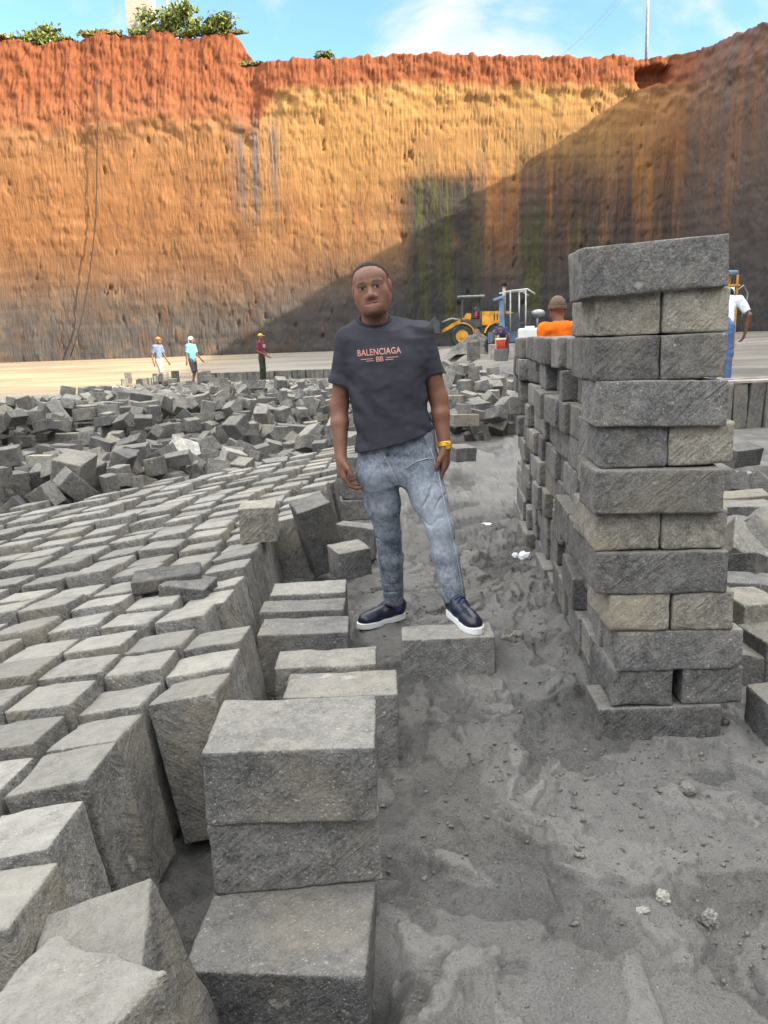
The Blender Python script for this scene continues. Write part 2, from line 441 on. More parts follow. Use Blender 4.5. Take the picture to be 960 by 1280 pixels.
def gz_full(x, y):
    z = gz_base(x, y)
    x = np.asarray(x, float); y = np.asarray(y, float)
    near = 1 - sstep(7, 14, y)
    px_, py_ = x + 0.25 * fbm(x * 2.1, y * 2.1, seed=61), y + 0.25 * fbm(x * 2.1, y * 2.1, seed=62)
    pl = fbm(px_ * 2.6 + 3.1, py_ * 2.0, o=4, seed=3)
    soft = sstep(0.05, 0.085, pl)
    pl2 = fbm(px_ * 4.8 + 13.1, py_ * 3.0, o=3, seed=17)
    soft2 = sstep(0.14, 0.165, pl2)
    rough = fbm(x * 22, y * 22, o=4, seed=9) * 0.016 + fbm(x * 55, y * 55, o=2, seed=19) * 0.007
    dz = 0.030 * fbm(x * 1.3, y * 1.3, o=3, seed=5) + 0.016 * fbm(x * 5, y * 5, o=3, seed=6)
    fine_r = 1 - np.abs(fbm(x * 9 + 3, y * 7, o=4, seed=51)) * 2
    pl3 = sstep(.22, .245, fbm(px_ * 8 + 3, py_ * 6, o=3, seed=57))
    dz = dz + 0.014 * fine_r * (1 - 0.65 * np.maximum(soft, soft2)) + 0.014 * pl3 + soft * 0.016 + soft2 * 0.016 + rough * (1 - 0.6 * np.maximum(soft, soft2)) - 0.012 * sstep(.93, .99, 1 - np.abs(fbm(px_ * 1.9 + 4, py_ * 1.5, o=4, seed=29)))
    # trodden rims: thin ridges
    rg = 1 - np.abs(fbm(x * 3.4 + 7, y * 2.3, o=3, seed=23))
    dz = dz + 0.016 * sstep(0.9, 1.0, rg)
    # loose spoil along the foot of the stacked wall
    sp = sstep(0.25, 0.62, x) * (1 - sstep(0.95, 1.1, x)) * sstep(2.7, 3.3, y) * (1 - sstep(5.2, 6.2, y))
    dz = dz + sp * (0.05 + 0.055 * fbm(x * 7, y * 7, o=4, seed=31))
    z = z + dz * near + (1 - near) * (0.05 * fbm(x * 0.6, y * 0.6, o=4, seed=41) + 0.03 * fbm(x * 2.5, y * 2.5, o=3, seed=42)) * (1 - 0.7 * sstep(32, 40, y))
    return z, np.clip(0.65 * soft + 0.55 * soft2 + 0.5 * pl3, 0, 1) * near

def axis(a0, a1, step, lo, hi, g):
    c = list(np.arange(a0, a1, step))
    s, v = step, c[-1]
    while v < hi:
        s = min(s * g, 1.6); v += s; c.append(v)
    s, v = step, c[0]; pre = []
    while v > lo:
        s = min(s * g, 1.6); v -= s; pre.append(v)
    return np.array(pre[::-1] + c)

gx = axis(-.8, 1.6, 0.0088, -82, 40, 1.045)
gy = axis(1.0, 4.2, 0.0088, -52, 64, 1.028)
GX, GY = np.meshgrid(gx, gy)
GZ, GP = gz_full(GX, GY)
nx, ny = len(gx), len(gy)
idx = np.arange(nx * ny).reshape(ny, nx)
fc = np.stack([idx[:-1, :-1], idx[:-1, 1:], idx[1:, 1:], idx[1:, :-1]], -1).reshape(-1, 4)
me = mesh_np('ground', np.stack([GX, GY, GZ], -1).reshape(-1, 3), fc)
a = me.attributes.new('plate', 'FLOAT', 'POINT'); a.data.foreach_set('value', GP.ravel().astype(np.float32))
tag(link('ground', me, M['ground']), kind='structure')

def gz(x, y): return float(gz_base(np.array([x]), np.array([y]))[0])
def gzf(x, y): return float(gz_full(np.array([x]), np.array([y]))[0][0])

# ------------------------------------------------------------------ cliff
PL = [(-82, 40), (-62, 54), (-40, 57.0), (-26, 57.6), (0, 57.4), (21.2, 57.4), (24.2, 50), (26.8, 39), (31.5, 9.5), (20, 2.0), (26, -14), (20, -48), (-60, -50), (-84, -10), (-82, 40)]  # the unseen spur on the right is shaped to shade the foreground
def build_cliff():
    pts = [Vector((p[0], p[1], 0)) for p in PL]
    # s runs along the face, equal to x on the long back wall
    s_at = [0.0]
    for i in range(1, len(pts)): s_at.append(s_at[-1] + (pts[i] - pts[i - 1]).length)
    s0 = s_at[5] - 21.2
    S, X, Y, NX, NY = [], [], [], [], []
    for i in range(len(pts) - 1):
        a, b = pts[i], pts[i + 1]
        L = (b - a).length
        fine = 3 <= i <= 6
        st = 0.075 if fine else (0.4 if i in (2, 7) else 1.5)
        n = max(2, int(L / st))
        d = (b - a).normalized(); nn = Vector((d.y, -d.x, 0))       # into the pit (left to right walk, pit on the right)
        for k in range(n):
            p = a + (b - a) * (k / n)
            S.append(s_at[i] + L * k / n - s0); X.append(p.x); Y.append(p.y); NX.append(nn.x); NY.append(nn.y)
    S, X, Y, NX, NY = map(np.array, (S, X, Y, NX, NY))
    # soften normals at the corners
    ker = np.ones(9) / 9
    for q in (NX, NY):
        q[:] = np.convolve(np.pad(q, 4, mode='edge'), ker, 'valid')
    rim = 20.4 + 2.1 * sstep(-7.6, -9.6, S) - 0.7 * sstep(0, 21, S) - 0.5 * sstep(23, 29, S)
    rim = rim + 0.20 * fbm(S * 0.9, S * 0, o=4, seed=2) + 0.12 * vnoise(S * 3.1, S * 0, seed=8)
    rim = rim + 0.5 * sstep(-10, -14, S) * fbm(S * 0.35, S * 0 + 3, o=3, seed=12)
    nz = 150
    U = np.linspace(0, 1, nz)
    Z = -0.6 + (rim[None, :] + 0.6) * U[:, None]
    SS = np.broadcast_to(S, Z.shape)
    below = rim[None, :] - Z
    D = 0.30 * fbm(SS / 7, Z / 6, o=3, seed=1) + 0.07 * fbm(SS * 0.7, Z * 0.8, o=4, seed=4) - 0.05 * sstep(.80, .98, 1 - np.abs(fbm(SS * .9, Z * .8, o=4, seed=14)) * 2)
    # courses left by the saw, each a little in or out
    row = np.floor(Z / 0.42 + 0.3 * vnoise(SS * 0.05, Z * 0, seed=71))
    D = D + 0.05 * (_h(row, row * 0, np.floor(SS / 9.0 + 0.37 * row), 5) - 0.5)
    # vertical tool marks
    per = SS / 0.25 + 0.7 * fbm(SS * 0.7, Z * 0.25, o=3, seed=3)
    tm = np.abs(np.sin(np.pi * per))
    rowtm = vnoise(np.floor(per), row, seed=15)
    up_ = sstep(10, 17, Z)
    D = D - (0.026 + 0.03 * up_) * (1 - tm) ** 2 * (0.6 + 0.7 * rowtm) * (0.4 + 1.2 * sstep(-.3, .4, fbm(SS * .4, Z * .5, o=3, seed=44)))
    # broken-out pockets
    pk = fbm(SS * 1.5, Z * 1.1, o=3, seed=77)
    D = D - 0.18 * sstep(.66, .74, pk) - 0.03 * sstep(.44, .48, pk) + 0.05 * sstep(-.40, -.46, pk)
    # rough broken band, then soil leaning back, near the rim
    dep = 2.1 + 3.6 * sstep(-6.5, -9, SS)
    band = np.exp(-((below - dep - 0.6) / 0.9) ** 2)
    D = D + band * (0.38 * fbm(SS * 0.9, Z * 1.3, o=4, seed=21) - 0.05)
    soil = np.clip(dep - below, 0, None)
    D = D - soil * 0.30 + sstep(0, 0.5, soil) * (0.22 * fbm(SS * 1.6, Z * 1.8, o=4, seed=25) + 0.05 * (1 - np.abs(np.sin(np.pi * SS / 0.36 + 2 * fbm(SS, Z, o=3, seed=6)))))
    D = D - 1.3 * sstep(18.0, 18.7, SS) * sstep(21.0, 20.4, SS) * sstep(.45, .75, below) * sstep(1.9, 1.5, below + .35 * vnoise(SS * 1.7, Z, seed=81))
    PX, PY, PZ = X[None, :] + NX[None, :] * D, Y[None, :] + NY[None, :] * D, Z.copy()
    rows = [np.stack([PX, PY, PZ], -1)]
    # ground above: three rings going outward
    for off, dz in ((1.2, 0.05), (4, 0.1), (30, 0.4)):
        rows.append(np.stack([PX[-1] - NX * off, PY[-1] - NY * off, PZ[-1] + dz + 0 * NX], -1)[None])
    V = np.concatenate(rows, 0)
    m, n = V.shape[:2]
    I = np.arange(m * n).reshape(m, n)
    F = np.stack([I[:-1, :-1], I[1:, :-1], I[1:, 1:], I[:-1, 1:]], -1).reshape(-1, 4)
    me = mesh_np('quarry_cliff', V.reshape(-1, 3), F)
    cuv = np.zeros((m, n, 3), np.float32)
    cuv[..., 0] = S; cuv[..., 1] = V[..., 2]; cuv[..., 2] = rim
    at_ = me.attributes.new('cuv', 'FLOAT_VECTOR', 'POINT'); at_.data.foreach_set('vector', cuv.ravel())
    o = link('quarry_cliff', me, M['cliff'])
    tag(o, kind='structure')
    return S, PX[-1], PY[-1], PZ[-1]
CS, CXr, CYr, CZr = build_cliff()
def rim_at(s):
    i = int(np.argmin(np.abs(CS - s)))
    return Vector((CXr[i], CYr[i], CZr[i]))

# ------------------------------------------------------------------ blocks
def block_mesh(seed, dims, hi=True, wear=1.0):
    hx, hy, hz = [d / 2 for d in dims]
    def ax(h):
        if hi:
            e = [0.0, 0.004, 0.010, 0.018, 0.030]
            n = max(3, int((2 * h - 0.06) / 0.028))
        else:
            e = [0.0, 0.010, 0.026]
            n = max(1, int((2 * h - 0.05) / 0.09))
        mid = np.linspace(-h + e[-1], h - e[-1], n + 1)[1:-1]
        lo = [-h + q for q in e]; hi_ = [h - q for q in e[::-1]]
        return np.array(lo + list(mid) + hi_)
    A = [ax(hx), ax(hy), ax(hz)]
    verts, faces, key = [], [], {}
    def vid(p):
        k = tuple(np.round(p, 6))
        if k not in key:
            key[k] = len(verts); verts.append(p)
        return key[k]
    for axn in range(3):
        u, v = [(1, 2), (2, 0), (0, 1)][axn]
        for sgn in (-1, 1):
            w = A[axn][0] if sgn < 0 else A[axn][-1]
            ids = np.zeros((len(A[u]), len(A[v])), int)
            for i, pu in enumerate(A[u]):
                for j, pv in enumerate(A[v]):
                    p = np.zeros(3); p[axn] = w; p[u] = pu; p[v] = pv
                    ids[i, j] = vid(p)
            q = np.stack([ids[:-1, :-1], ids[1:, :-1], ids[1:, 1:], ids[:-1, 1:]], -1).reshape(-1, 4)
            faces.append(q if sgn > 0 else q[:, ::-1])
    P = np.array(verts); F = np.concatenate(faces)
    so = seed * 13.7
    # rounding radius varies along the edges: worn and chipped
    nr = fbm(P[:, 0] * 14 + so, P[:, 1] * 14, P[:, 2] * 14, o=3, seed=seed)
    big = vnoise(P[:, 0] * 5 + so, P[:, 1] * 5 + 3, P[:, 2] * 5, seed=seed + 5)
    ch = vnoise(P[:, 0] * 26 + so, P[:, 1] * 26, P[:, 2] * 26, seed=seed + 2)
    r = wear * (0.0055 + 0.005 * nr + 0.022 * np.clip(big - 0.3, 0, 1) + 0.030 * np.clip(nr - 0.30, 0, 1) + 0.012 * np.clip(ch - .45, 0, 1))
    r = np.clip(r, 0.0025, 0.032)
    H = np.array([hx, hy, hz])
    inn = np.clip(P, -(H - r[:, None]), H - r[:, None])
    d = P - inn
    ln = np.linalg.norm(d, axis=1, keepdims=True)
    N = np.where(ln > 1e-9, d / np.maximum(ln, 1e-9), 0)
    P2 = inn + N * np.minimum(ln, r[:, None])
    onface = ln[:, 0] < 1e-9
    # faces: outward normal of nearest face
    rel = np.abs(P) / H; axm = rel.argmax(1)
    NF = np.zeros_like(P); NF[np.arange(len(P)), axm] = np.sign(P[np.arange(len(P)), axm])
    N = np.where(ln > 1e-9, N, NF)
    dis = 0.0035 * fbm(P[:, 0] * 9 + so, P[:, 1] * 9, P[:, 2] * 9 + 5, o=3, seed=seed + 9) + 0.0016 * fbm(P[:, 0] * 55 + so, P[:, 1] * 55, P[:, 2] * 55, o=2, seed=seed + 3)
    P2 = P2 + N * dis[:, None] * wear
    # slight skew of the whole block
    rs = np.random.default_rng(seed)
    sk = rs.normal(0, 0.008, (3, 3)); np.fill_diagonal(sk, 0)
    P2 = P2 + P2 @ sk
    me = mesh_np('block', P2, F)
    return me

def pool(n, dims, hi, mat, s0, wear=1.0):
    out = []
    for i in range(n):
        me = block_mesh(s0 + i, dims, hi, wear)
        me.materials.append(mat)
        out.append(me)
    return out
BIG = {}
def variants(key, n, dims, hi, mat, s0, wear=1.0):
    if key not in BIG: BIG[key] = pool(n, dims, hi, M[mat], s0, wear)
    return BIG[key]

def put_block(name, me, loc, eul, label, cat='stone block', group=None, scale=(1, 1, 1)):
    o = bpy.data.objects.new(name, me)
    COL.objects.link(o)
    o.location = loc; o.rotation_euler = eul; o.scale = scale
    return tag(o, label, cat, group)

def edge_block(name, A, B, depth, height, label, mat='stone', seed=1, lean=(0, 0), wear=1.0, group=None):
    """A, B: ends of the top front edge; the block runs back by depth and down by height."""
    A, B = Vector(A), Vector(B)
    L = (B - A).length
    d = B - A
    yaw = math.atan2(d.y, d.x)
    me = block_mesh(seed, (L, depth, height), True, wear); me.materials.append(M[mat])
    e = Euler((lean[0], lean[1], yaw))
    Rm = e.to_matrix()
    c = (A + B) / 2 - Rm @ Vector((0, -depth / 2, height / 2))
    return put_block(name, me, c, e, label, 'stone block', group)

# --- near stack of three and the row of blocks behind it on the path edge
def zfix(p, z): return Vector((p.x, p.y, z))
edge_block('path_block', onz(250, 942, .5), onz(469, 934, .5), .27, .192, 'pale speckled block on top of the front three-block stack', 'stone', 101, group='front stack of three blocks')
edge_block('path_block', onz(258, 1032, .306), onz(473, 1016, .306), .27, .19, 'middle block with a lime-white chip in the front three-block stack', 'stone', 102, (0, R(-0.6)), group='front stack of three blocks')
edge_block('path_block', onz(226, 1215, .115), onz(457, 1222, .115), .30, .24, 'bottom block jutting forward beneath the front three-block stack', 'stone_dark', 103, group='front stack of three blocks')
RG = 'blocks in a row along the path edge'
def row_block(l, r, Y, d, label, seed, mat='stone', hmin=.2):
    A, B = at(*l, Y), at(*r, Y)
    z = (A.z + B.z) / 2; A.z = B.z = z
    A = Vector((A.x, A.y, z)); B = Vector((B.x, B.y + 0.0, z))
    edge_block('path_block', A, B, d, z - gz(A.x, A.y) + .07, label, mat, seed, (R(random.uniform(-2, 2)), 0), group=RG)
row_block((352, 878), (496, 862), 2.33, .20, 'worn block with rounded corner directly behind the front stack', 104, 'stone')
row_block((342, 840), (470, 825), 2.56, .17, 'second block behind the front stack, touching the worn rounded one', 105, 'stone')
row_block((321, 800), (434, 785), 2.86, .19, 'upright block with its dark front face showing beside the trench', 106, 'stone_dark')
row_block((323, 770), (430, 757), 3.10, .16, 'block directly behind the dark-fronted upright one by the trench', 107, 'stone')
row_block((338, 747), (432, 737), 3.32, .18, 'farthest flat-topped block of the path row before the tilted cubes', 108, 'stone')

# block under the man's foot
edge_block('path_block', onz(502, 800, .19), onz(619, 796, .19), .165, .22, 'single block on the path under the man\'s front shoe', 'stone', 110)

# --- packed field of standing blocks, leaning a little away from the path
FM = variants('field', 9, (.195, .198, .44), True, 'stone_field', 200, 1.2)
FML = variants('field_far', 7, (.193, .196, .44), False, 'stone_field', 230, 1.25)
ORD = ['zeroth', 'first', 'second', 'third', 'fourth', 'fifth', 'sixth', 'seventh', 'eighth', 'ninth', 'tenth', 'eleventh', 'twelfth', 'thirteenth', 'fourteenth', 'fifteenth', 'sixteenth', 'seventeenth', 'eighteenth', 'nineteenth', 'twentieth']
def far_line(x): return 7.55 + (x + 0.45) * 1.25 + 0.1 * math.sin(x * 7)
def field_edge(y):
    if y < 2.15: return -0.70
    if y < 2.62: return -0.49
    if y < 3.0: return -0.68
    if y < 4.35: return -0.655
    if y < 5.2: return -0.46
    return -0.46 + (y - 5.2) * 0.13
rowi = 0
y = 1.29
while y < 7.7:
    rs = random.Random(int(y * 1000))
    dy = rs.uniform(.205, .222)
    xr = field_edge(y)
    xl = -0.53 * y - 0.42
    x = xr - 0.1
    ci = 0
    while x > xl:
        w = rs.uniform(.19, .208)
        if y < far_line(x):
            th = R(-8 + rs.gauss(0, .8)) if ci > 0 else R(-10 + rs.gauss(0, .9))
            ph = R(rs.gauss(-4.0, 1.0))
            if rs.random() < .06: th += R(rs.uniform(-5, 5)); ph += R(rs.uniform(-6, 6))
            e = Euler((ph, th, R(rs.gauss(-1.5, 1.4))))
            zt = .40 + rs.gauss(0, .010) + 0.015 * math.sin(x * 2.1 + y)
            top = Vector((x + rs.gauss(0, .006) + 0.02 * math.sin(y * 2.3), y + rs.gauss(0, .008), zt))
            c = top - e.to_matrix() @ Vector((0, 0, .22))
            me = rs.choice(FM if y < 3.6 else FML)
            fl = rs.choice((1, -1))
            if rowi < 8 and ci < 8:
                lab = f'dusty standing block in the packed field, {ORD[rowi + 1]} row from the camera, {ORD[ci + 1]} from the trench'
            elif y < 5:
                lab = 'dusty block standing tightly packed in the middle of the block field'
            else:
                lab = 'dusty block standing far back in the packed field near the rubble'
            put_block('field_block', me, c, e, lab, 'stone block', 'blocks standing packed in the field', (w / .195 * fl, dy / .222 * rs.uniform(.97, 1.02) * fl, 1.0))
        x -= w + rs.uniform(.004, .012)
        ci += 1
    y += dy
    rowi += 1
# rough blocks at the very front of the field
def top_block(name, cpx, z, dims, eul, label, mat, seed, wear, group=None):
    me = block_mesh(seed, dims, True, wear); me.materials.append(M[mat])
    e = Euler(eul)
    c = onz(*cpx, z) - e.to_matrix() @ Vector((0, 0, dims[2] / 2))
    return put_block(name, me, c, e, label, 'stone block', group)
top_block('field_block', (110, 1175), .36, (.22, .23, .46), (R(4), R(-15), R(10)), 'leaning grey block at the field front corner beside the dark trench', 'stone_field', 301, 1.6)
top_block('field_block', (40, 1275), .44, (.28, .30, .46), (R(2), R(-12), R(-30)), 'rough broken pale block in the bottom left corner, nearest the camera', 'stone_field', 302, 2.6)

# loose pieces lying on the field
lb = onz(303, 681, .405).y
edge_block('loose_block', at(297, 637, lb), at(343, 633, lb + .01), .20, .185, 'clean square-ended block sitting on top of the packed field edge', 'stone_pale', 310, wear=0.5)
def slab(name, c, dims, eul, label, mat, seed, wear=1.5, cat='stone slab'):
    me = block_mesh(seed, dims, True, wear); me.materials.append(M[mat])
    return put_block(name, me, c, Euler(eul), label, cat)
slab('loose_slab', onz(210, 722, .45), (.29, .16, .06), (R(4), R(-4), R(12)), 'dark flat broken slab lying on the packed field', 'slate', 311)
slab('loose_slab', onz(236, 738, .41), (.20, .16, .09), (R(3), R(6), R(-10)), 'dark low block wedged under the flat slab on the field', 'stone_dark', 312, cat='stone block')
# tilted pieces at the far trench end
G3 = 'tilted blocks at the far end of the trench'
def at_block(name, c, dims, eul, label, mat, seed, wear=1.0, group=None, cat='stone block'):
    me = block_mesh(seed, dims, True, wear); me.materials.append(M[mat])
    return put_block(name, me, c, Euler(eul), label, cat, group)
at_block('path_block', at(398, 668, 4.35), (.20, .20, .42), (R(8), R(-14), R(18)), 'large dark-faced block leaning at the field edge near the man', 'stone_dark', 320)
at_block('path_block', at(437, 700, 4.05), (.19, .17, .16), (R(4), R(-3), R(24)), 'small squat block lying on the path left of the man\'s leg', 'stone', 321)
at_block('path_block', at(447, 674, 4.75), (.26, .17, .19), (R(-4), R(6), R(-14)), 'small dark block behind the squat one left of the man', 'stone_dark', 322)
for k, (px, py) in enumerate([(452, 634), (455, 608), (450, 582)]):
    at_block('path_block', at(px + 4, py, 5.5), (.36, .20, .15), (0, 0, R(6 - 9 * k)), ['bottom', 'middle', 'top'][k] + ' block of the low stack behind the man\'s right hip', 'stone_dark' if k else 'stone', 325 + k)
at_block('path_block', at(576, 566, 7.6), (.25, .2, .14), (R(6), R(4), R(30)), 'lone small block on the path beside the man\'s gold watch', 'stone', 330)

# --- stacked wall on the right
W0 = Vector((0.735, 2.45, 0))
wyaw = math.atan2(-0.33, 3.45)                   # the wall runs away and slightly to the right
wd = Vector((math.sin(-wyaw), math.cos(-wyaw), 0)); wn = Vector((wd.y, -wd.x, 0))
CH = .1405
rows_px = [  # left px, right px of the end face, y of its middle, kind
    (748, 898, 914, 'long'), (765, 926, 868, 'pairgap'), (772, 925, 820, 'long'), (762, 915, 769, 'pair'),
    (747, 908, 721, 'long'), (744, 906, 671, 'pair'), (743, 903, 620, 'long'), (751, 917, 566, 'pair'),
    (745, 907, 511, 'long'), (742, 907, 453, 'pair'), (743, 910, 396, 'pair'), (727, 907, 336, 'long')]
WG = 'blocks stacked in the wall end'
end_start = []
for k, (l, r_, ym, kind) in enumerate(rows_px):
    rs = random.Random(900 + k)
    Yf = 2.45 + rs.uniform(-.012, .012) + (0.02 if kind != 'long' else 0)
    A, B = at(l, ym, Yf), at(r_, ym, Yf)
    zt = CH * (k + 1)
    A.z = B.z = zt
    B.y -= 0.012
    course = ORD[k + 1]
    if kind == 'long':
        dep = .20
        le = (0, R(rs.uniform(-.5, .5)))
        extra = {0: 'bottom course', 2: 'third course up, slightly tilted', 4: 'fifth course up', 6: 'seventh course up', 8: 'ninth course up', 11: 'the topmost course'}[k]
        lab = f'long saw-marked block across the wall end, {extra}'
        if k == 11: le = (R(-1.5), R(-2.2)); lab = 'tilted long block crowning the tall end of the stacked wall'
        if k == 2: le = (0, R(-1.2))
        edge_block('wall_block', A, B, dep, CH + (0.004 if k != 11 else .012), lab, 'stone' if k not in (11, 4) else 'stone', 400 + k, le, 1.1, WG)
    else:
        dep = .33
        gap = .035 if kind == 'pairgap' else .006
        Mx = (A + B) / 2
        d = (B - A).normalized()
        for s, (a_, b_) in enumerate(((A, Mx - d * gap / 2), (Mx + d * gap / 2, B))):
            side = ('left', 'right')[s]
            mat = 'stone_pale' if k in (5, 7, 10) or (k == 3) else 'stone'
            if k == 7 and s == 0: mat = 'stone'
            if k == 9: mat = 'stone'
            lab = f'square-ended {"pale" if mat == "stone_pale" else "grey"} block in the wall end, {course} course up, {side} of the pair'
            edge_block('wall_block', a_, b_, dep, CH - .003, lab, mat, 430 + k * 2 + s, (0, R(rs.uniform(-.6, .6))), 1.3, WG)
    end_start.append(dep)
# second long block behind the crowning one
A, B = at(755, 306, 2.66), at(882, 294, 2.70)
A.z = B.z = CH * 12 + .012
edge_block('wall_block', A, B, .2, CH, 'long block lying behind the tilted one on top of the wall end', 'stone', 470, (0, R(-1)), 1.1, WG)
for k in (9, 10):
    A = W0 + wd * .42 + wn * 0; B = A + wn * .40
WM = variants('wall_long', 6, (.20, .40, CH), False, 'stone', 500, 1.1)     # long side along the wall
WMh = variants('wall_hi', 6, (.20, .40, CH), True, 'stone', 510, 1.1)
WH = variants('wall_head', 6, (.40, .20, CH), False, 'stone', 520, 1.1)
WHh = variants('wall_head_hi', 6, (.40, .20, CH), True, 'stone', 530, 1.1)
LEN = 3.75
WL = 'blocks in the long side of the wall'
for k in range(11):
    rs = random.Random(1200 + k)
    s = end_start[k] + .01
    i = 0
    end = LEN - rs.uniform(0, .15)
    if k == 10: end = 1.25 if False else end_start[k] + .42
    while s < end:
        head = rs.random() < (.62 if k % 2 else .35)
        if k == 10: head = False
        w = .2 if head else .4
        if s + w > end + .1: head, w = True, .2
        jig = rs.gauss(0, .016) + (rs.uniform(-.06, -.02) if rs.random() < .14 else 0)
        if s > 1.4: jig += rs.gauss(0, .012)
        sag = 0.02 * math.sin(s * 1.7)
        me = rs.choice((WHh if s < 1.6 else WH) if head else (WMh if s < 1.6 else WM))
        dx = .20 if head else .10
        c = W0 + wd * (s + w / 2) + wn * (dx + jig + sag)
        c.z = CH * (k + .5) - .004 * rs.random() + gz(c.x, c.y) * 0
        rz = wyaw + R(rs.gauss(0, 2.2))
        lab = f'block in the long wall side, {ORD[k + 1]} course up, {ORD[i + 1]} from the tall end'
        put_block('wall_block', me, c, Euler((R(rs.gauss(0, .5)), R(rs.gauss(0, .5)), rz)), lab, 'stone block', WL, (rs.uniform(.97, 1.03), rs.uniform(.96, 1.0) * (.985 if not head else 1), .985))
        if not head and (k == 9 or k == 10 or (k < 9 and rs.random() < 0.0)):
            c2 = c + wn * .205
            put_block('wall_block', me, c2, Euler((0, 0, rz)), f'inner block on top of the wall, {ORD[k + 1]} course up, beside the {ORD[i + 1]} outer one', 'stone block', 'inner blocks along the wall top', (1, .98, .985))
        gap = rs.choice((.004, .008, .012, .03, .06, .10)) if s > 1.0 else rs.choice((.004, .006, .012))
        if 1 <= k <= 8 and s > .8 and rs.random() < .22: gap += rs.uniform(.05, .11)
        if k in (0, 9): gap = min(gap, .012)
        s += w + gap
        i += 1

# --- tumbled blocks right of the wall
RB = variants('rub_hi', 9, (.40, .20, .19), True, 'rubble', 600, 1.3)
RBd = variants('rub_dark', 5, (.40, .20, .18), True, 'stone_dark', 620, 1.2)
RBl = variants('rub_lo', 10, (.40, .20, .19), False, 'rubble', 640, 1.2)
RBld = variants('rub_lod', 6, (.40, .20, .18), False, 'stone_dark', 660, 1.2)
RBp = variants('rub_pale', 4, (.38, .20, .19), False, 'stone_pale', 680, 1.2)
G4 = 'tumbled blocks right of the stacked wall'
for i, (px, py, Y, dims, eul, mat, lab) in enumerate([
    (931, 790, 3.15, (.19, .20, .34), (R(3), R(2), R(12)), 'stone_pale', 'upright pale-topped block close behind the wall end\'s right side'),
    (933, 850, 2.93, (.11, .13, .28), (R(2), R(4), R(-20)), 'stone', 'narrow upright stone between the wall end and the pale-topped block'),
    (966, 830, 2.95, (.20, .2, .30), (R(2), R(-3), R(8)), 'stone', 'grey upright block cut off by the frame beside the narrow stone'),
    (966, 905, 2.45, (.10, .2, .22), (R(2), R(-3), R(4)), 'stone_dark', 'dark block edge at the right frame, nearest on the right'),
    (940, 722, 3.75, (.38, .2, .2), (R(-14), R(20), R(40)), 'stone_dark', 'dark block tipped on its edge behind the pale-topped block'),
    (925, 692, 3.95, (.30, .22, .2), (R(35), R(-20), R(65)), 'rubble', 'block with a pointed corner up, right of the wall middle'),
    (958, 696, 4.0, (.40, .2, .2), (R(20), R(38), R(-35)), 'rubble', 'saw-marked block leaning steeply at the right frame edge'),
    (948, 672, 4.45, (.34, .2, .19), (R(10), R(-28), R(20)), 'rubble', 'pale tilted block behind the steeply leaning one'),
    (930, 643, 5.0, (.40, .2, .16), (R(2), R(1), R(6)), 'stone_dark', 'flat dark block lying level in the right-hand rubble'),
    (925, 630, 5.5, (.36, .2, .16), (R(4), R(-4), R(-12)), 'stone_pale', 'pale low block behind the level dark one on the right'),
    (956, 615, 5.9, (.24, .2, .2), (R(30), R(25), R(30)), 'stone_dark', 'dark tipped block at the back right of the wall'),
    (915, 668, 4.6, (.36, .2, .18), (R(-20), R(10), R(80)), 'rubble', 'grey block wedged against the wall back'),
    (950, 745, 3.5, (.40, .2, .18), (R(0), R(4), R(-5)), 'stone_dark', 'low dark block beneath the tipped ones on the right'),
    (925, 604, 6.6, (.36, .2, .18), (R(-10), R(6), R(70)), 'rubble', 'farthest grey block of the right-hand rubble'),
    ]):
    at_block('rubble_block', at(px, py, Y), dims, eul, lab, mat, 700 + i, 1.3, G4)

rs = random.Random(31)
done = []
while len(done) < 34:
    y = rs.uniform(3.3, 8.0); x = rs.uniform(1.38 + .09 * (y - 2.45), .56 * y + .3)
    if any((x - a_) ** 2 + (y - b_) ** 2 < .05 for a_, b_ in done): continue
    done.append((x, y))
    kz = rs.uniform(.6, 1.0)
    put_block('rubble_block', rs.choice(RBd if rs.random() < .65 else RB), (x, y, gz(x, y) + rs.choice((.06, .08, .2))), Euler((R(rs.gauss(0, 22)), R(rs.gauss(0, 22)), R(rs.uniform(0, 360)))),
              'broken grey block lying loose on the ground behind the stacked wall', 'stone block', 'loose broken blocks behind the stacked wall', (kz * rs.uniform(.6, 1), kz, kz))
# --- kerb of standing blocks holding the raised floor, far right
G5 = 'blocks standing in the far right kerb'
for i in range(16):
    x = 3.5 + i * .235
    yk = 11.12 + .03 * math.sin(i * 1.9)
    me = random.Random(i).choice(FML)
    put_block('kerb_block', me, (x, yk, .30), Euler((R(2), R(random.gauss(0, 1)), R(random.gauss(0, 3)))), 'grey block standing upright in the kerb below the blue-trousered worker', 'stone block', G5, (1.1, 1, 1.6))
bm = bmesh.new(); box(bm, (5.4, 11.15, .665), (4.4, .26, .04), Euler((0, R(-0.4), R(.5))))
tag(bmobj('timber_plank', bm, M['timber'], bevel=.008), 'long grey plank lying along the top of the far right kerb', 'plank')
bm = bmesh.new(); box(bm, (6.3, 12.3, .60), (4.0, .16, .09), Euler((0, R(-0.6), R(-2.5))))
tag(bmobj('steel_rail', bm, plain('rusty_rail', (.30, .25, .22), .7, .3, 5), bevel=.01), 'long rusty rail lying on the raised floor behind the kerb', 'rail')

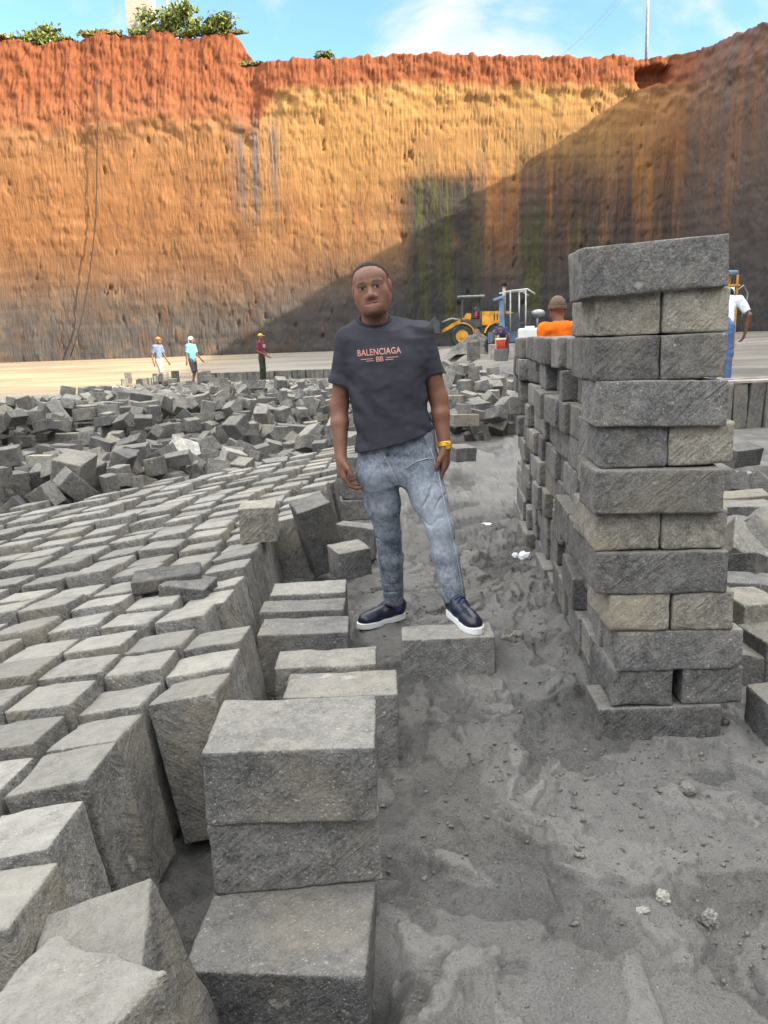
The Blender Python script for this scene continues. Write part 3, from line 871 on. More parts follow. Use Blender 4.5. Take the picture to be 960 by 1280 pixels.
# --- rubble field behind
def pile(x, y):
    h = 0.30 + 0.34 * float(fbm(np.array([x * .8]), np.array([y * .55]), o=3, seed=91)[0])
    h += 0.35 * math.exp(-((x + 2.9) / 1.1) ** 2 - ((y - 12.0) / 2.2) ** 2)
    h += 0.30 * math.exp(-((x - 1.0) / 1.2) ** 2 - ((y - 15.0) / 4.0) ** 2)
    return max(0.0, h) * (1 if y < 19 else .35)
def in_rubble(x, y):
    if y < 5.2 or y > 27: return 0
    if y > 17 + 0.8 * math.sin(x) and 480 + 962 * x / y < 150: return 0
    if x < 0.3:
        if y < far_line(min(x, 0)) + .12: return 0
        if y < 6.6 and x > -0.6: return 0
        if x > -0.35 and y < 9.5: return 0
        if y > 23.5 and x < -3.5: return .3
        if y > 24 and -4.6 < x: return .25
        if y > 20 and x > -6.5 + 0 and x < -1: return .35
        return 1
    if x < 3.2 and 9.3 + 0.3 * x < y < 27: return 1
    return 0
NB = []
rs = random.Random(77)
spots = []
tries = 0
cell = {}
while tries < 42000:
    tries += 1
    y = 5.4 + 21.5 * rs.random() ** 1.25
    x = rs.uniform(-0.56 * y - .3, 3.0)
    if rs.random() > in_rubble(x, y): continue
    mind = .215 + .006 * y
    ck = (int(x / .5), int(y / .5))
    ok = True
    for a_ in (-1, 0, 1):
        for b_ in (-1, 0, 1):
            for (qx, qy) in cell.get((ck[0] + a_, ck[1] + b_), ()):
                if (qx - x) ** 2 + (qy - y) ** 2 < mind * mind: ok = False
    if not ok: continue
    cell.setdefault(ck, []).append((x, y))
    spots.append((x, y))
spots.sort(key=lambda p: p[1] + 0.1 * abs(p[0]))
stuffV, stuffF, base = [], [], 0
n_ind = 0
for (x, y) in spots:
    g = gz(x, y)
    ph = pile(x, y)
    lay = [0.07] if ph < .25 else ([.07, .07 + ph * .7] if ph < .5 else [.07, .25, .07 + ph * .85])
    for li, dz in enumerate(lay):
        top = li == len(lay) - 1
        if not top and n_ind < 295 and rs.random() < .55: continue       # hidden lower layers are thinned
        jx, jy = rs.gauss(0, .05), rs.gauss(0, .05)
        flat = rs.random() < .45
        eul = Euler((R(rs.gauss(0, 8 if flat else 28)) + (R(90) if rs.random() < .2 else 0), R(rs.gauss(0, 8 if flat else 26)), R(rs.uniform(0, 360))))
        if rs.random() < .08: eul = Euler((R(rs.gauss(0, 6)), R(90 + rs.gauss(0, 8)), R(rs.uniform(0, 360))))
        k_ = rs.choice((1, 1, .9, .8, .65))
        sc = (rs.choice((1, .9, .75, .6, .45)) * rs.uniform(.92, 1.05) * k_, rs.uniform(.85, 1.1) * k_, rs.uniform(.75, 1.05) * k_)
        loc = Vector((x + jx, y + jy, g + dz + rs.uniform(-.01, .05)))
        q = rs.random()
        if n_ind < 295:
            mes = (RBd if q < .35 else RB) if y < 8.5 else (RBld if q < .38 else (RBp if q < .44 else RBl))
            if x < 0.3:
                lab = 'grey block tumbled in the near rubble heap left of the man' if y < 9 else 'grey block tumbled in the far rubble heap left of the man'
                grp = 'rubble blocks left of the man'
            else:
                lab = 'grey block tumbled in the rubble heap between the man and the wall'; grp = 'rubble blocks right of the man'
            put_block('rubble_block', rs.choice(mes), loc, eul, lab, 'stone block', grp, sc)
            n_ind += 1
        else:
            me = rs.choice(RBl)
            k = len(me.vertices)
            co = np.empty(k * 3, np.float32); me.vertices.foreach_get('co', co)
            Mx = np.array(eul.to_matrix()) * np.array(sc)[None, :]
            stuffV.append(co.reshape(-1, 3) @ Mx.T + np.array(loc))
            fa = np.empty(len(me.polygons) * 4, np.int32); me.polygons.foreach_get('vertices', fa)
            stuffF.append(fa.reshape(-1, 4) + base); base += k
print('RUBBLE', len(spots), n_ind, len(stuffV))
if stuffV:
    me = mesh_np('stone_rubble', np.concatenate(stuffV), np.concatenate(stuffF))
    tag(link('stone_rubble', me, M['rubble']), 'heaps of broken grey building stone across the quarry floor', 'rubble', kind='stuff')
# notable rubble pieces
G6 = None
for i, (px, py, Y, dims, eul, mat, lab) in enumerate([
    (58, 592, 7.4, (.30, .2, .36), (R(-4), R(2), R(4)), 'stone_pale', 'upright pale square-faced block at the near left of the rubble'),
    (46, 600, 6.9, (.36, .2, .2), (R(20), R(-32), R(24)), 'stone_dark', 'big dark block tilted against the pale upright one'),
    (115, 588, 7.0, (.38, .21, .2), (R(24), R(-10), R(-22)), 'stone_dark', 'dark block with a broad tilted top right of the pale upright one'),
    (92, 603, 6.75, (.36, .2, .16), (R(4), R(3), R(12)), 'stone_dark', 'low dark block in front of the broad tilted one'),
    (143, 607, 6.7, (.32, .2, .15), (R(-3), R(-4), R(-10)), 'stone_dark', 'long low dark block at the back edge of the packed field'),
    (232, 566, 8.6, (.30, .30, .14), (R(46), R(20), R(40)), 'white_stone', 'near-white block standing on a corner like a diamond in the rubble'),
    (242, 508, 12.4, (.50, .24, .24), (0, 0, R(2)), 'stone_dark', 'neat dark oblong block set on top of another at rubble centre'),
    (240, 528, 12.3, (.72, .24, .22), (0, 0, R(-2)), 'stone_dark', 'wide dark block supporting the neat oblong one'),
    (334, 507, 12.6, (.30, .22, .26), (0, 0, R(1)), 'stone_dark', 'upper of two square blocks stacked alone in the rubble'),
    (335, 528, 12.6, (.30, .24, .28), (0, 0, R(-3)), 'stone_dark', 'lower of two square blocks stacked alone in the rubble'),
    (292, 523, 12.0, (.52, .22, .22), (0, R(1), R(4)), 'stone_dark', 'long dark block between the oblong pair and the square stack'),
    (182, 500, 13.4, (.52, .26, .24), (R(10), R(12), R(14)), 'stone_dark', 'dark block tipped to the left at the rubble heap crest'),
    (292, 570, 8.4, (.24, .2, .12), (R(10), R(20), R(30)), 'white_stone', 'white lump of stone at the back edge of the packed field'),
    (313, 533, 11.2, (.22, .16, .10), (R(10), R(-8), R(10)), 'white_stone', 'small white stone lying before the square stack'),
    (352, 583, 7.8, (.36, .2, .16), (R(3), R(-2), R(20)), 'stone_dark', 'dark block on the far corner of the packed field'),
    (582, 521, 10.8, (.30, .2, .20), (R(4), R(-4), R(16)), 'rubble', 'square block at the near edge of the rubble right of the man'),
    (598, 540, 10.0, (.36, .22, .2), (R(10), R(62), R(20)), 'rubble', 'tall leaning block at the near edge of the right rubble'),
    (628, 520, 10.6, (.34, .22, .2), (R(2), R(-2), R(6)), 'stone_dark', 'level dark block in the rubble next to the wall\'s far end'),
    (628, 537, 10.4, (.36, .22, .2), (R(2), R(2), R(-6)), 'rubble', 'block beneath the level dark one by the wall\'s far end'),
    ]):
    at_block('rubble_block', at(px, py, Y), dims, eul, lab, mat, 760 + i, 1.1)
# far row of blocks behind the maroon-shirted worker, and pale ones by the first worker
for i in range(30):
    px = 262 + i * 5.6
    if 318 < px < 338 and i % 2: pass
    p = at(px, 467 - 1.2 * math.sin(i), 31.5)
    hgt = random.Random(i).choice((.3, .4, .4, .45))
    put_block('row_block', random.Random(i * 3).choice(RBl), (p.x, p.y, gz(p.x, p.y) + .16), Euler((0, R(90), R(random.Random(i).uniform(-20, 20)))), 'small grey block in the far row behind the maroon-shirted worker', 'stone block', 'far row of blocks', (1, 1.5, 1))
for i in range(16):
    r0 = random.Random(50 + i)
    p = at(r0.uniform(150, 262), 470, r0.uniform(27.5, 31))
    put_block('row_block', r0.choice(RBl), (p.x, p.y, gz(p.x, p.y) + r0.choice((.1, .3))), Euler((R(r0.gauss(0, 10)), R(r0.choice((0, 90))), R(r0.uniform(0, 180)))), 'pale sunlit block in the heap beside the two walking workers', 'stone block', 'sunlit blocks by the walking workers', (1.1, 1.3, 1.2))
# ------------------------------------------------------------------ implicit surfaces for bodies and cloth
class SDF:
    def __init__(s, lo, hi, h):
        s.lo, s.h = np.array(lo, float), h
        s.n = np.ceil((np.array(hi) - s.lo) / h).astype(int) + 1
        s.D = np.full(s.n, 1.0, np.float32)
    def sub(s, lo, hi):
        a = np.maximum(np.floor((np.array(lo) - s.lo) / s.h).astype(int), 0)
        b = np.minimum(np.ceil((np.array(hi) - s.lo) / s.h).astype(int) + 1, s.n)
        if np.any(b <= a): return None
        g = [s.lo[i] + s.h * np.arange(a[i], b[i]) for i in range(3)]
        X, Y, Z = np.meshgrid(*g, indexing='ij')
        return (slice(a[0], b[0]), slice(a[1], b[1]), slice(a[2], b[2])), X, Y, Z
    def add(s, fn, lo, hi, k=0.02, op='u'):
        pad = k + 3 * s.h
        r = s.sub(np.array(lo) - pad, np.array(hi) + pad)
        if r is None: return
        sl, X, Y, Z = r
        d = fn(X, Y, Z)
        a = s.D[sl]
        if op == 's': a, d = -a, d
        h = np.maximum(k - np.abs(a - d), 0) / max(k, 1e-6)
        m = np.minimum(a, d) - h * h * k * 0.25
        s.D[sl] = -m if op == 's' else m
    def cone(s, a, b, r1, r2, k=0.02, op='u', flat=1.0, yaw=0.0, cut=False):
        a, b = np.array(a, float), np.array(b, float)
        rm = max(r1, r2)
        cy, sy = math.cos(yaw), math.sin(yaw)
        ab = b - a
        def loc(v0, v1, v2): return (v0 * cy + v1 * sy, (-v0 * sy + v1 * cy) / flat, v2)
        bx, by, bz = loc(*ab)
        L2 = bx * bx + by * by + bz * bz + 1e-12
        L = math.sqrt(L2)
        def fn(X, Y, Z):
            x, y, z = loc(X - a[0], Y - a[1], Z - a[2])
            tt = (x * bx + y * by + z * bz) / L2
            t = np.clip(tt, 0, 1.2 if cut else 1)
            d = np.sqrt((x - t * bx) ** 2 + (y - t * by) ** 2 + (z - t * bz) ** 2) - (r1 + (r2 - r1) * np.minimum(t, 1))
            d = d * min(1.0, max(flat, 0.5))
            if cut: d = np.maximum(d, (tt - 1) * L)
            return d
        lo, hi = np.minimum(a, b) - rm, np.maximum(a, b) + rm
        s.add(fn, lo, hi, k, op)
    def ell(s, c, r, k=0.02, op='u', M3=None):
        c, r = np.array(c, float), np.array(r, float)
        Mi = np.eye(3) if M3 is None else np.array(M3).T
        def fn(X, Y, Z):
            x, y, z = X - c[0], Y - c[1], Z - c[2]
            u = (Mi[0, 0] * x + Mi[0, 1] * y + Mi[0, 2] * z) / r[0]
            v = (Mi[1, 0] * x + Mi[1, 1] * y + Mi[1, 2] * z) / r[1]
            w = (Mi[2, 0] * x + Mi[2, 1] * y + Mi[2, 2] * z) / r[2]
            k0 = np.sqrt(u * u + v * v + w * w)
            k1 = np.sqrt((u / r[0]) ** 2 + (v / r[1]) ** 2 + (w / r[2]) ** 2) + 1e-9
            return k0 * (k0 - 1) / k1
        m = r.max()
        s.add(fn, c - m, c + m, k, op)
    def loft(s, tab, k=0.02, op='u', yaw=0.0, pw=2.3):
        tab = np.array(sorted(tab), float)                          # z, cx, cy, a, b
        zz = tab[:, 0]
        cyw, syw = math.cos(yaw), math.sin(yaw)
        def fn(X, Y, Z):
            z = np.clip(Z, zz[0], zz[-1])
            cx, cy, a, b = [np.interp(z, zz, tab[:, i]) for i in (1, 2, 3, 4)]
            x0, y0 = X - cx, Y - cy
            x, y = x0 * cyw + y0 * syw, -x0 * syw + y0 * cyw
            q = (np.abs(x / a) ** pw + np.abs(y / b) ** pw) ** (1 / pw)
            d = (q - 1) * np.minimum(a, b)
            dz = np.maximum(zz[0] - Z, Z - zz[-1])
            return np.maximum(d, dz)
        m = tab[:, 3:5].max()
        lo = [tab[:, 1].min() - m, tab[:, 2].min() - m, zz[0]]; hi = [tab[:, 1].max() + m, tab[:, 2].max() + m, zz[-1]]
        s.add(fn, lo, hi, k, op)
    def plane_cut(s, p, n, k=0.004):                                # removes the side the normal points to
        p, n = np.array(p, float), np.array(n, float); n = n / np.linalg.norm(n)
        g = [s.lo[i] + s.h * np.arange(s.n[i]) for i in range(3)]
        d = (g[0][:, None, None] - p[0]) * n[0] + (g[1][None, :, None] - p[1]) * n[1] + (g[2][None, None, :] - p[2]) * n[2]
        s.D = np.maximum(s.D, d.astype(np.float32))
    def displace(s, fn):
        m = np.abs(s.D) < 0.05
        ii = np.nonzero(m)
        X, Y, Z = [s.lo[i] + s.h * ii[i] for i in range(3)]
        s.D[ii] += fn(X, Y, Z).astype(np.float32)
    def mesh(s, name, origin=(0, 0, 0)):
        D = s.D
        ins = D < 0
        n = s.n
        c = [ins[i:n[0] - 1 + i, j:n[1] - 1 + j, k:n[2] - 1 + k] for i in (0, 1) for j in (0, 1) for k in (0, 1)]
        cnt = sum(x.astype(np.int8) for x in c)
        act = (cnt > 0) & (cnt < 8)
        I = np.stack(np.nonzero(act), -1)
        vid = np.full(act.shape, -1, np.int64); vid[act] = np.arange(len(I))
        acc = np.zeros((len(I), 3)); num = np.zeros(len(I))
        off = np.array([(i, j, k) for i in (0, 1) for j in (0, 1) for k in (0, 1)])
        for a in range(8):
            for b in range(a + 1, 8):
                if np.abs(off[a] - off[b]).sum() != 1: continue
                pa, pb = I + off[a], I + off[b]
                da = D[pa[:, 0], pa[:, 1], pa[:, 2]]; db = D[pb[:, 0], pb[:, 1], pb[:, 2]]
                m = (da < 0) != (db < 0)
                t = np.where(m, da / np.where(m, da - db, 1), 0)
                acc += np.where(m[:, None], off[a] + (off[b] - off[a]) * t[:, None], 0); num += m
        V = s.lo + s.h * (I + acc / num[:, None]) - np.array(origin)
        F = []
        for ax in range(3):
            u, v = (ax + 1) % 3, (ax + 2) % 3
            sl0 = [slice(None)] * 3; sl1 = [slice(None)] * 3
            sl0[ax] = slice(0, -1); sl1[ax] = slice(1, None)
            ch = ins[tuple(sl0)] != ins[tuple(sl1)]
            E = np.stack(np.nonzero(ch), -1)
            ok = (E[:, u] > 0) & (E[:, v] > 0) & (E[:, u] < n[u] - 1) & (E[:, v] < n[v] - 1)
            E = E[ok]
            def cell(du, dv):
                q = E.copy(); q[:, u] += du; q[:, v] += dv
                return vid[q[:, 0], q[:, 1], q[:, 2]]
            q = np.stack([cell(-1, -1), cell(0, -1), cell(0, 0), cell(-1, 0)], -1)
            fl = ~ins[E[:, 0], E[:, 1], E[:, 2]]
            q[fl] = q[fl][:, ::-1]
            F.append(q)
        F = np.concatenate(F)
        return mesh_np(name, V, F), V

# ---- cloth, skin
def cloth(name, col, var=0.12, scale=14, rough=0.85, bump=0.1):
    return plain(name, col, rough, var, scale, bump=bump, spec=0.1)
def denim():
    t = NT('acid_wash_denim')
    o = t.obj()
    n1 = t.noise(o, 16, 6, 0.7, 0.4)
    n2 = t.noise(t.mapv(o, (95, 95, 60)), 1.0, 4, 0.8)
    n3 = t.noise(o, 4, 3)
    f = t.add(t.mul(n1, 0.55), t.mul(n2, 0.45))
    c = t.ramp(f, [(0.37, (0.065, 0.080, 0.110)), (0.47, (0.15, 0.175, 0.215)), (0.56, (0.29, 0.32, 0.37)), (0.68, (0.45, 0.48, 0.52))])
    c = t.mix(t.mul(t.rng(n3, 0.45, 0.7), 0.45), c, (0.12, 0.15, 0.20))
    fd = t.attr('fade', 2)
    c = t.mix(t.mul(fd, 0.45), c, (0.42, 0.47, 0.53))
    return t.done(c, 0.85, t.bump(n2, 0.3, 0.003), spec=0.1)
def skin_mat(name, base, dark):
    t = NT(name)
    o = t.obj()
    n = t.noise(o, 18, 4)
    c = t.mix(t.rng(n, 0.35, 0.65), tuple(x * 0.85 for x in base), tuple(x * 1.12 for x in base))
    pt = t.attr('paint')
    c = t.mix(t.sep(pt, 0), c, dark)                               # brows, lashes, irises, stubble; painted shade in nostrils and lip line
    c = t.mix(t.sep(pt, 1), c, (0.33, 0.15, 0.13))                # lips
    c = t.mix(t.sep(pt, 2), c, (0.55, 0.52, 0.48))                 # whites of the eyes, nails
    t.b.inputs['Subsurface Weight'].default_value = 0.08
    t.b.inputs['Subsurface Radius'].default_value = (0.02, 0.008, 0.004)
    return t.done(c, 0.5, t.bump(t.noise(o, 160, 2), 0.12, 0.002), spec=0.42)
M['skin'] = skin_mat('brown_skin', (0.20, 0.094, 0.06), (0.012, 0.009, 0.008))
M['hair'] = plain('short_black_hair', (0.012, 0.012, 0.014), 0.8, 0.3, 60, bump=0.5)
M['tee'] = cloth('charcoal_jersey', (0.046, 0.046, 0.059), 0.12)
M['tee_rib'] = cloth('charcoal_rib', (0.033, 0.034, 0.045), 0.10)
M['denim'] = denim()
M['thread'] = cloth('denim_thread', (0.42, 0.45, 0.48))
M['navy_leather'] = plain('navy_leather', (0.011, 0.015, 0.032), 0.34, 0.2, 20, bump=0.12, spec=0.5)
M['lace'] = cloth('navy_laces', (0.03, 0.035, 0.11))
M['sole'] = plain('white_rubber_sole', (0.78, 0.80, 0.80), 0.5, 0.04, 12)
M['sock'] = cloth('violet_sock', (0.16, 0.14, 0.42))
M['gold'] = plain('gold_watch', (0.85, 0.50, 0.06), 0.3, 0.1, 30, metal=0.7)
M['print'] = cloth('salmon_print', (0.56, 0.29, 0.24))
M['print_pale'] = cloth('pale_print', (0.62, 0.55, 0.52))

def V3(p): return np.array((p[0], p[1], p[2]), float)
def lerp(a, b, t): return V3(a) + (V3(b) - V3(a)) * t

def rot_head(yaw, pitch, roll):
    return np.array((Matrix.Rotation(yaw, 3, 'Z') @ Matrix.Rotation(pitch, 3, 'X') @ Matrix.Rotation(roll, 3, 'Y')))

def head_sdf(S, c, Rm, face=True, sc=1.0):
    """c: centre between the ears; head looks along -y of its own frame; chin about 0.115 below, crown 0.125 above."""
    AS = np.array((1.03, 1.0, .93)) * sc
    def P(x, y, z): return c + Rm @ (np.array((x, y, z)) * AS)
    def E(p, r, k=.02, op='u'): S.ell(P(*p), np.array(r) * AS, k, op, Rm)
    def C(a, b, r1, r2, k=.015, op='u'): S.cone(P(*a), P(*b), r1 * sc, r2 * sc, k, op)
    E((0, .015, .045), (.074, .094, .082), .02)
    E((0, -.030, .045), (.066, .062, .066), .03)
    E((0, -.022, -.03), (.063, .066, .075), .03)
    E((0, -.045, -.083), (.040, .040, .032), .03)
    for s in (-1, 1):
        C((s * .054, .005, -.045), (s * .028, -.058, -.090), .024, .021, .035)
        E((s * .038, -.058, -.024), (.030, .022, .034), .035)
        if face:
            E((s * .031, -.096, .012), (.017, .013, .010), .012, 's')
            E((s * .031, -.076, .011), (.0145, .0135, .0120), .004)
            C((s * .017, -.0885, .0185), (s * .045, -.0805, .0165), .0042, .0042, .006)      # upper lid
            C((s * .019, -.0865, .003), (s * .043, -.0805, .0035), .0035, .0035, .006)       # lower lid
            C((s * .012, -.089, .031), (s * .047, -.077, .031), .0085, .006, .012)
            E((s * .013, -.093, -.031), (.0105, .011, .0085), .008)
        E((s * .077, .012, .005), (.010, .022, .032), .012)
    if face:
        C((0, -.085, .018), (0, -.102, -.020), .0080, .0112, .012)
        E((0, -.099, -.026), (.014, .013, .0105), .010)
        E((0, -.074, -.064), (.036, .017, .032), .03)
        C((-.026, -.081, -.0550), (.026, -.081, -.0550), .0070, .0070, .008)
        C((-.008, -.088, -.0535), (.008, -.088, -.0535), .0062, .0062, .006)
        C((-.021, -.082, -.0690), (.021, -.082, -.0690), .0092, .0092, .008)
        C((-.028, -.094, -.0615), (.028, -.094, -.0615), .0022, .0022, .004, 's')
        E((0, -.086, -.098), (.020, .012, .014), .015)
    else:
        C((0, -.086, .012), (0, -.100, -.024), .010, .013, .012)

def head_paint(V, c, Rm, sc=1.0):
    Q = (V - c) @ Rm / sc / np.array((1.03, 1.0, .93))
    x, y, z = Q[:, 0], Q[:, 1], Q[:, 2]
    ax = np.abs(x)
    fr = (y < -.05) & (y > -.14) & (z > -.13) & (z < .12)
    pt = np.zeros((len(V), 3), np.float32)
    brow = np.exp(-((z - .035) / .0055) ** 2) * sstep(.010, .016, ax) * (1 - sstep(.046, .054, ax)) * fr
    lash = np.exp(-((z - .0165) / .0030) ** 2) * np.exp(-((ax - .031) / .015) ** 4) * fr
    iris = ((ax - .031) ** 2 + (z - .0105) ** 2 < .0066 ** 2) * fr
    white = (((ax - .031) / .0135) ** 2 + ((z - .0105) / .0050) ** 2 < 1) * fr
    stub = np.exp(-(((z + .100) / .014) ** 2 + (x / .022) ** 2)) * .5 * fr + np.exp(-(((z + .044) / .006) ** 2 + (x / .028) ** 2)) * .3 * fr
    slit = np.exp(-((z + .0615) / .0028) ** 2) * np.exp(-(x / .029) ** 4) * .75 * fr
    nost = np.exp(-(((ax - .008) / .005) ** 2 + ((z + .038) / .0035) ** 2)) * .6 * fr  # nostril shade painted dark, like the lip line above
    pt[:, 0] = np.clip(np.maximum.reduce([brow * .9, lash * .85, iris * white * 1.0, stub, nost, slit]), 0, 1)
    pt[:, 1] = np.clip(np.exp(-((z + .0615) / .014) ** 4) * np.exp(-(x / .031) ** 4), 0, 1) * fr * .8
    pt[:, 2] = white * (~iris) * .42
    return pt

def hand_sdf(S, W, d, palm, thumb_side, curl=0.35, sc=1.0, k=.006):
    """W wrist, d pointing direction, palm: the way the palm faces, thumb_side: unit vector to the thumb."""
    d = V3(d) / np.linalg.norm(d)
    th = V3(thumb_side); th = th - d * th.dot(d); th /= np.linalg.norm(th)
    pm = np.cross(d, th)
    if pm.dot(V3(palm)) < 0: pm = -pm
    tips = []
    lens = [(.044, .026, .021), (.048, .030, .023), (.045, .028, .022), (.035, .021, .018)]
    for i, off in enumerate((.028, .009, -.010, -.028)):
        base = V3(W) + d * .012 * sc + th * off * .55 * sc
        kn = V3(W) + d * (.088, .092, .088, .080)[i] * sc + th * off * sc
        S.cone(base, kn, .0145 * sc, .0105 * sc, .012)
        a = 0.10 + curl * (.5 + .18 * i)
        p = kn
        for j, L in enumerate(lens[i]):
            dirv = d * math.cos(a) + pm * math.sin(a) + th * (off * 1.4) * (1 - .6 * curl)
            dirv /= np.linalg.norm(dirv)
            q = p + dirv * L * sc
            S.cone(p, q, (.0098, .0088, .0078)[j] * sc, (.0088, .0078, .0068)[j] * sc, .003)
            p = q
            a += curl * (.95, .8, .5)[j]
        tips.append(p)
    b0 = V3(W) + d * .022 * sc + th * .024 * sc + pm * .004 * sc
    b1 = b0 + (d * .75 + th * .45 + pm * .35) * .040 * sc
    b2 = b1 + (d * .92 + th * .12 + pm * .30) * .032 * sc
    b3 = b2 + (d * .95 + th * -.02 + pm * .25) * .026 * sc
    S.cone(b0, b1, .016 * sc, .012 * sc, .010); S.cone(b1, b2, .0112 * sc, .0098 * sc, .004); S.cone(b2, b3, .0098 * sc, .0075 * sc, .003)
    S.cone(V3(W), V3(W) + d * .06 * sc, .022 * sc, .024 * sc, .02, flat=.75, yaw=math.atan2(th[1], th[0]))
    return tips

def bbox_of(J, pad):
    P = np.array([V3(p) for k, p in J.items() if not k.startswith('_')])
    return P.min(0) - pad, P.max(0) + pad

def put_attr3(me, name, arr):
    a_ = me.attributes.new(name, 'FLOAT_VECTOR', 'POINT'); a_.data.foreach_set('vector', np.asarray(arr, np.float32).ravel())
def put_attr1(me, name, arr):
    a_ = me.attributes.new(name, 'FLOAT', 'POINT'); a_.data.foreach_set('value', np.asarray(arr, np.float32).ravel())

# ---- the man on the path
def build_man():
    O = Vector((0.15, 3.45, 0))
    hc = V3(at(465, 363, 3.43))
    HR = rot_head(R(-5), R(2), R(-8))
    J = dict(
        neck=V3(at(468, 408, 3.47)),
        shR=V3(at(434, 424, 3.47)), shL=V3(at(528, 416, 3.45)),
        elR=V3(at(424, 506, 3.50)), elL=V3(at(548, 497, 3.47)),
        wrR=V3(at(426, 572, 3.42)), wrL=V3(at(556, 559, 3.41)),
        hipR=V3(at(470, 580, 3.48)), hipL=V3(at(522, 572, 3.45)),
        knR=V3(at(485, 664, 3.54)), knL=V3(at(550, 660, 3.33)),
        anR=V3(at(493, 752, 3.70)), anL=V3(at(569, 752, 3.29)))
    man = None
    ty = R(-6)                                                      # torso turned a little
    # ---------------- body
    lo, hi = bbox_of(J, .16); hi[2] = hc[2] + .17; lo[2] = -.02; lo[1] -= .06; hi[1] += .06
    S = SDF(lo, hi, .0042)
    head_sdf(S, hc, HR, True, .98)
    nb = J['neck'] + np.array((0, .018, -.03))
    S.cone(hc + HR @ np.array((0, .034, -.05)), nb, .054, .062, .025)
    for s_ in (-1, 1):
        S.cone(hc + HR @ np.array((s_ * .05, .03, -.03)), nb + np.array((s_ * .018, -.045, .0)), .014, .012, .02)
    def T(py, l, r_, b, Y=3.46):
        a_, c_2 = at(l, py, Y), at(r_, py, Y)
        return ((a_.z + c_2.z) / 2, (a_.x + c_2.x) / 2, Y, abs(c_2.x - a_.x) / 2, b)
    tor = [T(408, 446, 505, .07), T(424, 428, 538, .095), T(450, 429, 540, .118), T(480, 436, 534, .124), T(512, 441, 534, .124), T(545, 443, 541, .128), T(595, 446, 546, .128)]
    S.loft([(z, cx, cy, a_ - .02, b - .018) for z, cx, cy, a_, b in tor[1:-1]], .03, yaw=ty)
    for s_ in 'RL':
        sh, el, wr = J['sh' + s_], J['el' + s_], J['wr' + s_]
        S.cone(sh, el, .042, .040, .02)
        S.cone(el, lerp(el, wr, .35), .041, .039, .02); S.cone(lerp(el, wr, .35), wr, .039, .026, .015)
        S.cone(J['hip' + s_], J['kn' + s_], .062, .040, .03); S.cone(J['kn' + s_], J['an' + s_], .040, .032, .02)
    hand_sdf(S, J['wrR'], (.10, -.12, -1), (1, .15, 0), (.25, -1, -.1), .62)
    hand_sdf(S, J['wrL'], (.02, .02, -1), (-1, .25, 0), (-.35, -1, 0), .50)
    me, V = S.mesh('person', O)
    VW = V + np.array(O)
    put_attr3(me, 'paint', head_paint(VW, hc, HR))
    man = link('person', me, M['skin'], loc=O)
    tag(man, 'man in charcoal lettered T-shirt and acid-wash jeans, one foot on a block', 'person')
    # ---------------- hair: a close-cropped cap of its own
    H = SDF(hc - .14, hc + .16, .004)
    H.ell(hc + HR @ np.array((0, .015, .041)), (.0768, .0945, .0772), .01, M3=HR)
    H.ell(hc + HR @ np.array((0, -.0294, .041)), (.0686, .0632, .0624), .03, M3=HR)
    # hairline: cut away face, forehead and neck
    H.plane_cut(hc + HR @ np.array((0, -.060, .0955)), HR @ np.array((0, -.74, -.67)))
    H.plane_cut(hc + HR @ np.array((0, .03, -.03)), HR @ np.array((0, .1, -1)))
    H.displace(lambda X, Y, Z: .0015 * vnoise(X * 160, Y * 160, Z * 160, seed=3))
    me, V = H.mesh('hair', O)
    link('hair', me, M['hair'], man)
    # ---------------- T-shirt
    lo2 = np.array((J['shR'][0] - .16, 3.22, J['hipR'][2] - .03)); hi2 = np.array((J['shL'][0] + .2, 3.72, J['neck'][2] + .10))
    S = SDF(lo2, hi2, .0042)
    S.loft(tor, .02, yaw=ty)
    for s_ in 'RL':
        sh, el = J['sh' + s_], J['el' + s_]
        S.cone(nb + np.array((0, .008, .036)), sh, .068, .046, .02)
        S.cone(sh, lerp(sh, el, .66), .050, .0565, .025, cut=True)
    def tee_folds(X, Y, Z):
        fb = fbm(X * 6, Y * 6, Z * 6, o=3, seed=5)
        d1 = .0075 * np.sin(38 * (Z + .6 * (X - .1)) + 4 * fb) * sstep(1.20, .95, Z) * sstep(-.2, .4, vnoise(X * 7, Y * 7, Z * 7, seed=6))
        d2 = .0045 * np.sin(52 * (Z - 1.1 * np.abs(X - .09)) + 4 * fb) * sstep(.08, .15, np.abs(X - .09)) * sstep(1.05, 1.15, Z) * sstep(1.33, 1.25, Z)
        return d1 + d2 + .008 * fbm(X * 8, Y * 8, Z * 12, o=3, seed=8)
    S.displace(tee_folds)
    # neck opening and hem
    S.plane_cut(nb + np.array((0, -.065, .030)), np.array((0, -.5, 1.0)))
    hz = V3(at(492, 557, 3.34))
    S.plane_cut(hz, np.array((.26, .10, -1)))
    me, V = S.mesh('t_shirt', O)
    tee = link('t_shirt', me, M['tee'], man)
    bvh = BVHTree.FromPolygons([Vector(v) + O for v in V], [p.vertices[:] for p in me.polygons])
    # neckband
    bm = bmesh.new(); ring = []
    for t_ in np.linspace(0, 2 * math.pi, 40, endpoint=False):
        ring.append(Vector(nb) + Vector((.067 * math.cos(t_), -.004 + .066 * math.sin(t_), .029 + .5 * (.061 + .066 * math.sin(t_)))) - O)
    tube(bm, ring + [ring[0]], .0085, 8, cap=False)
    bmobj('neckband', bm, M['tee_rib'], tee, smooth=True)
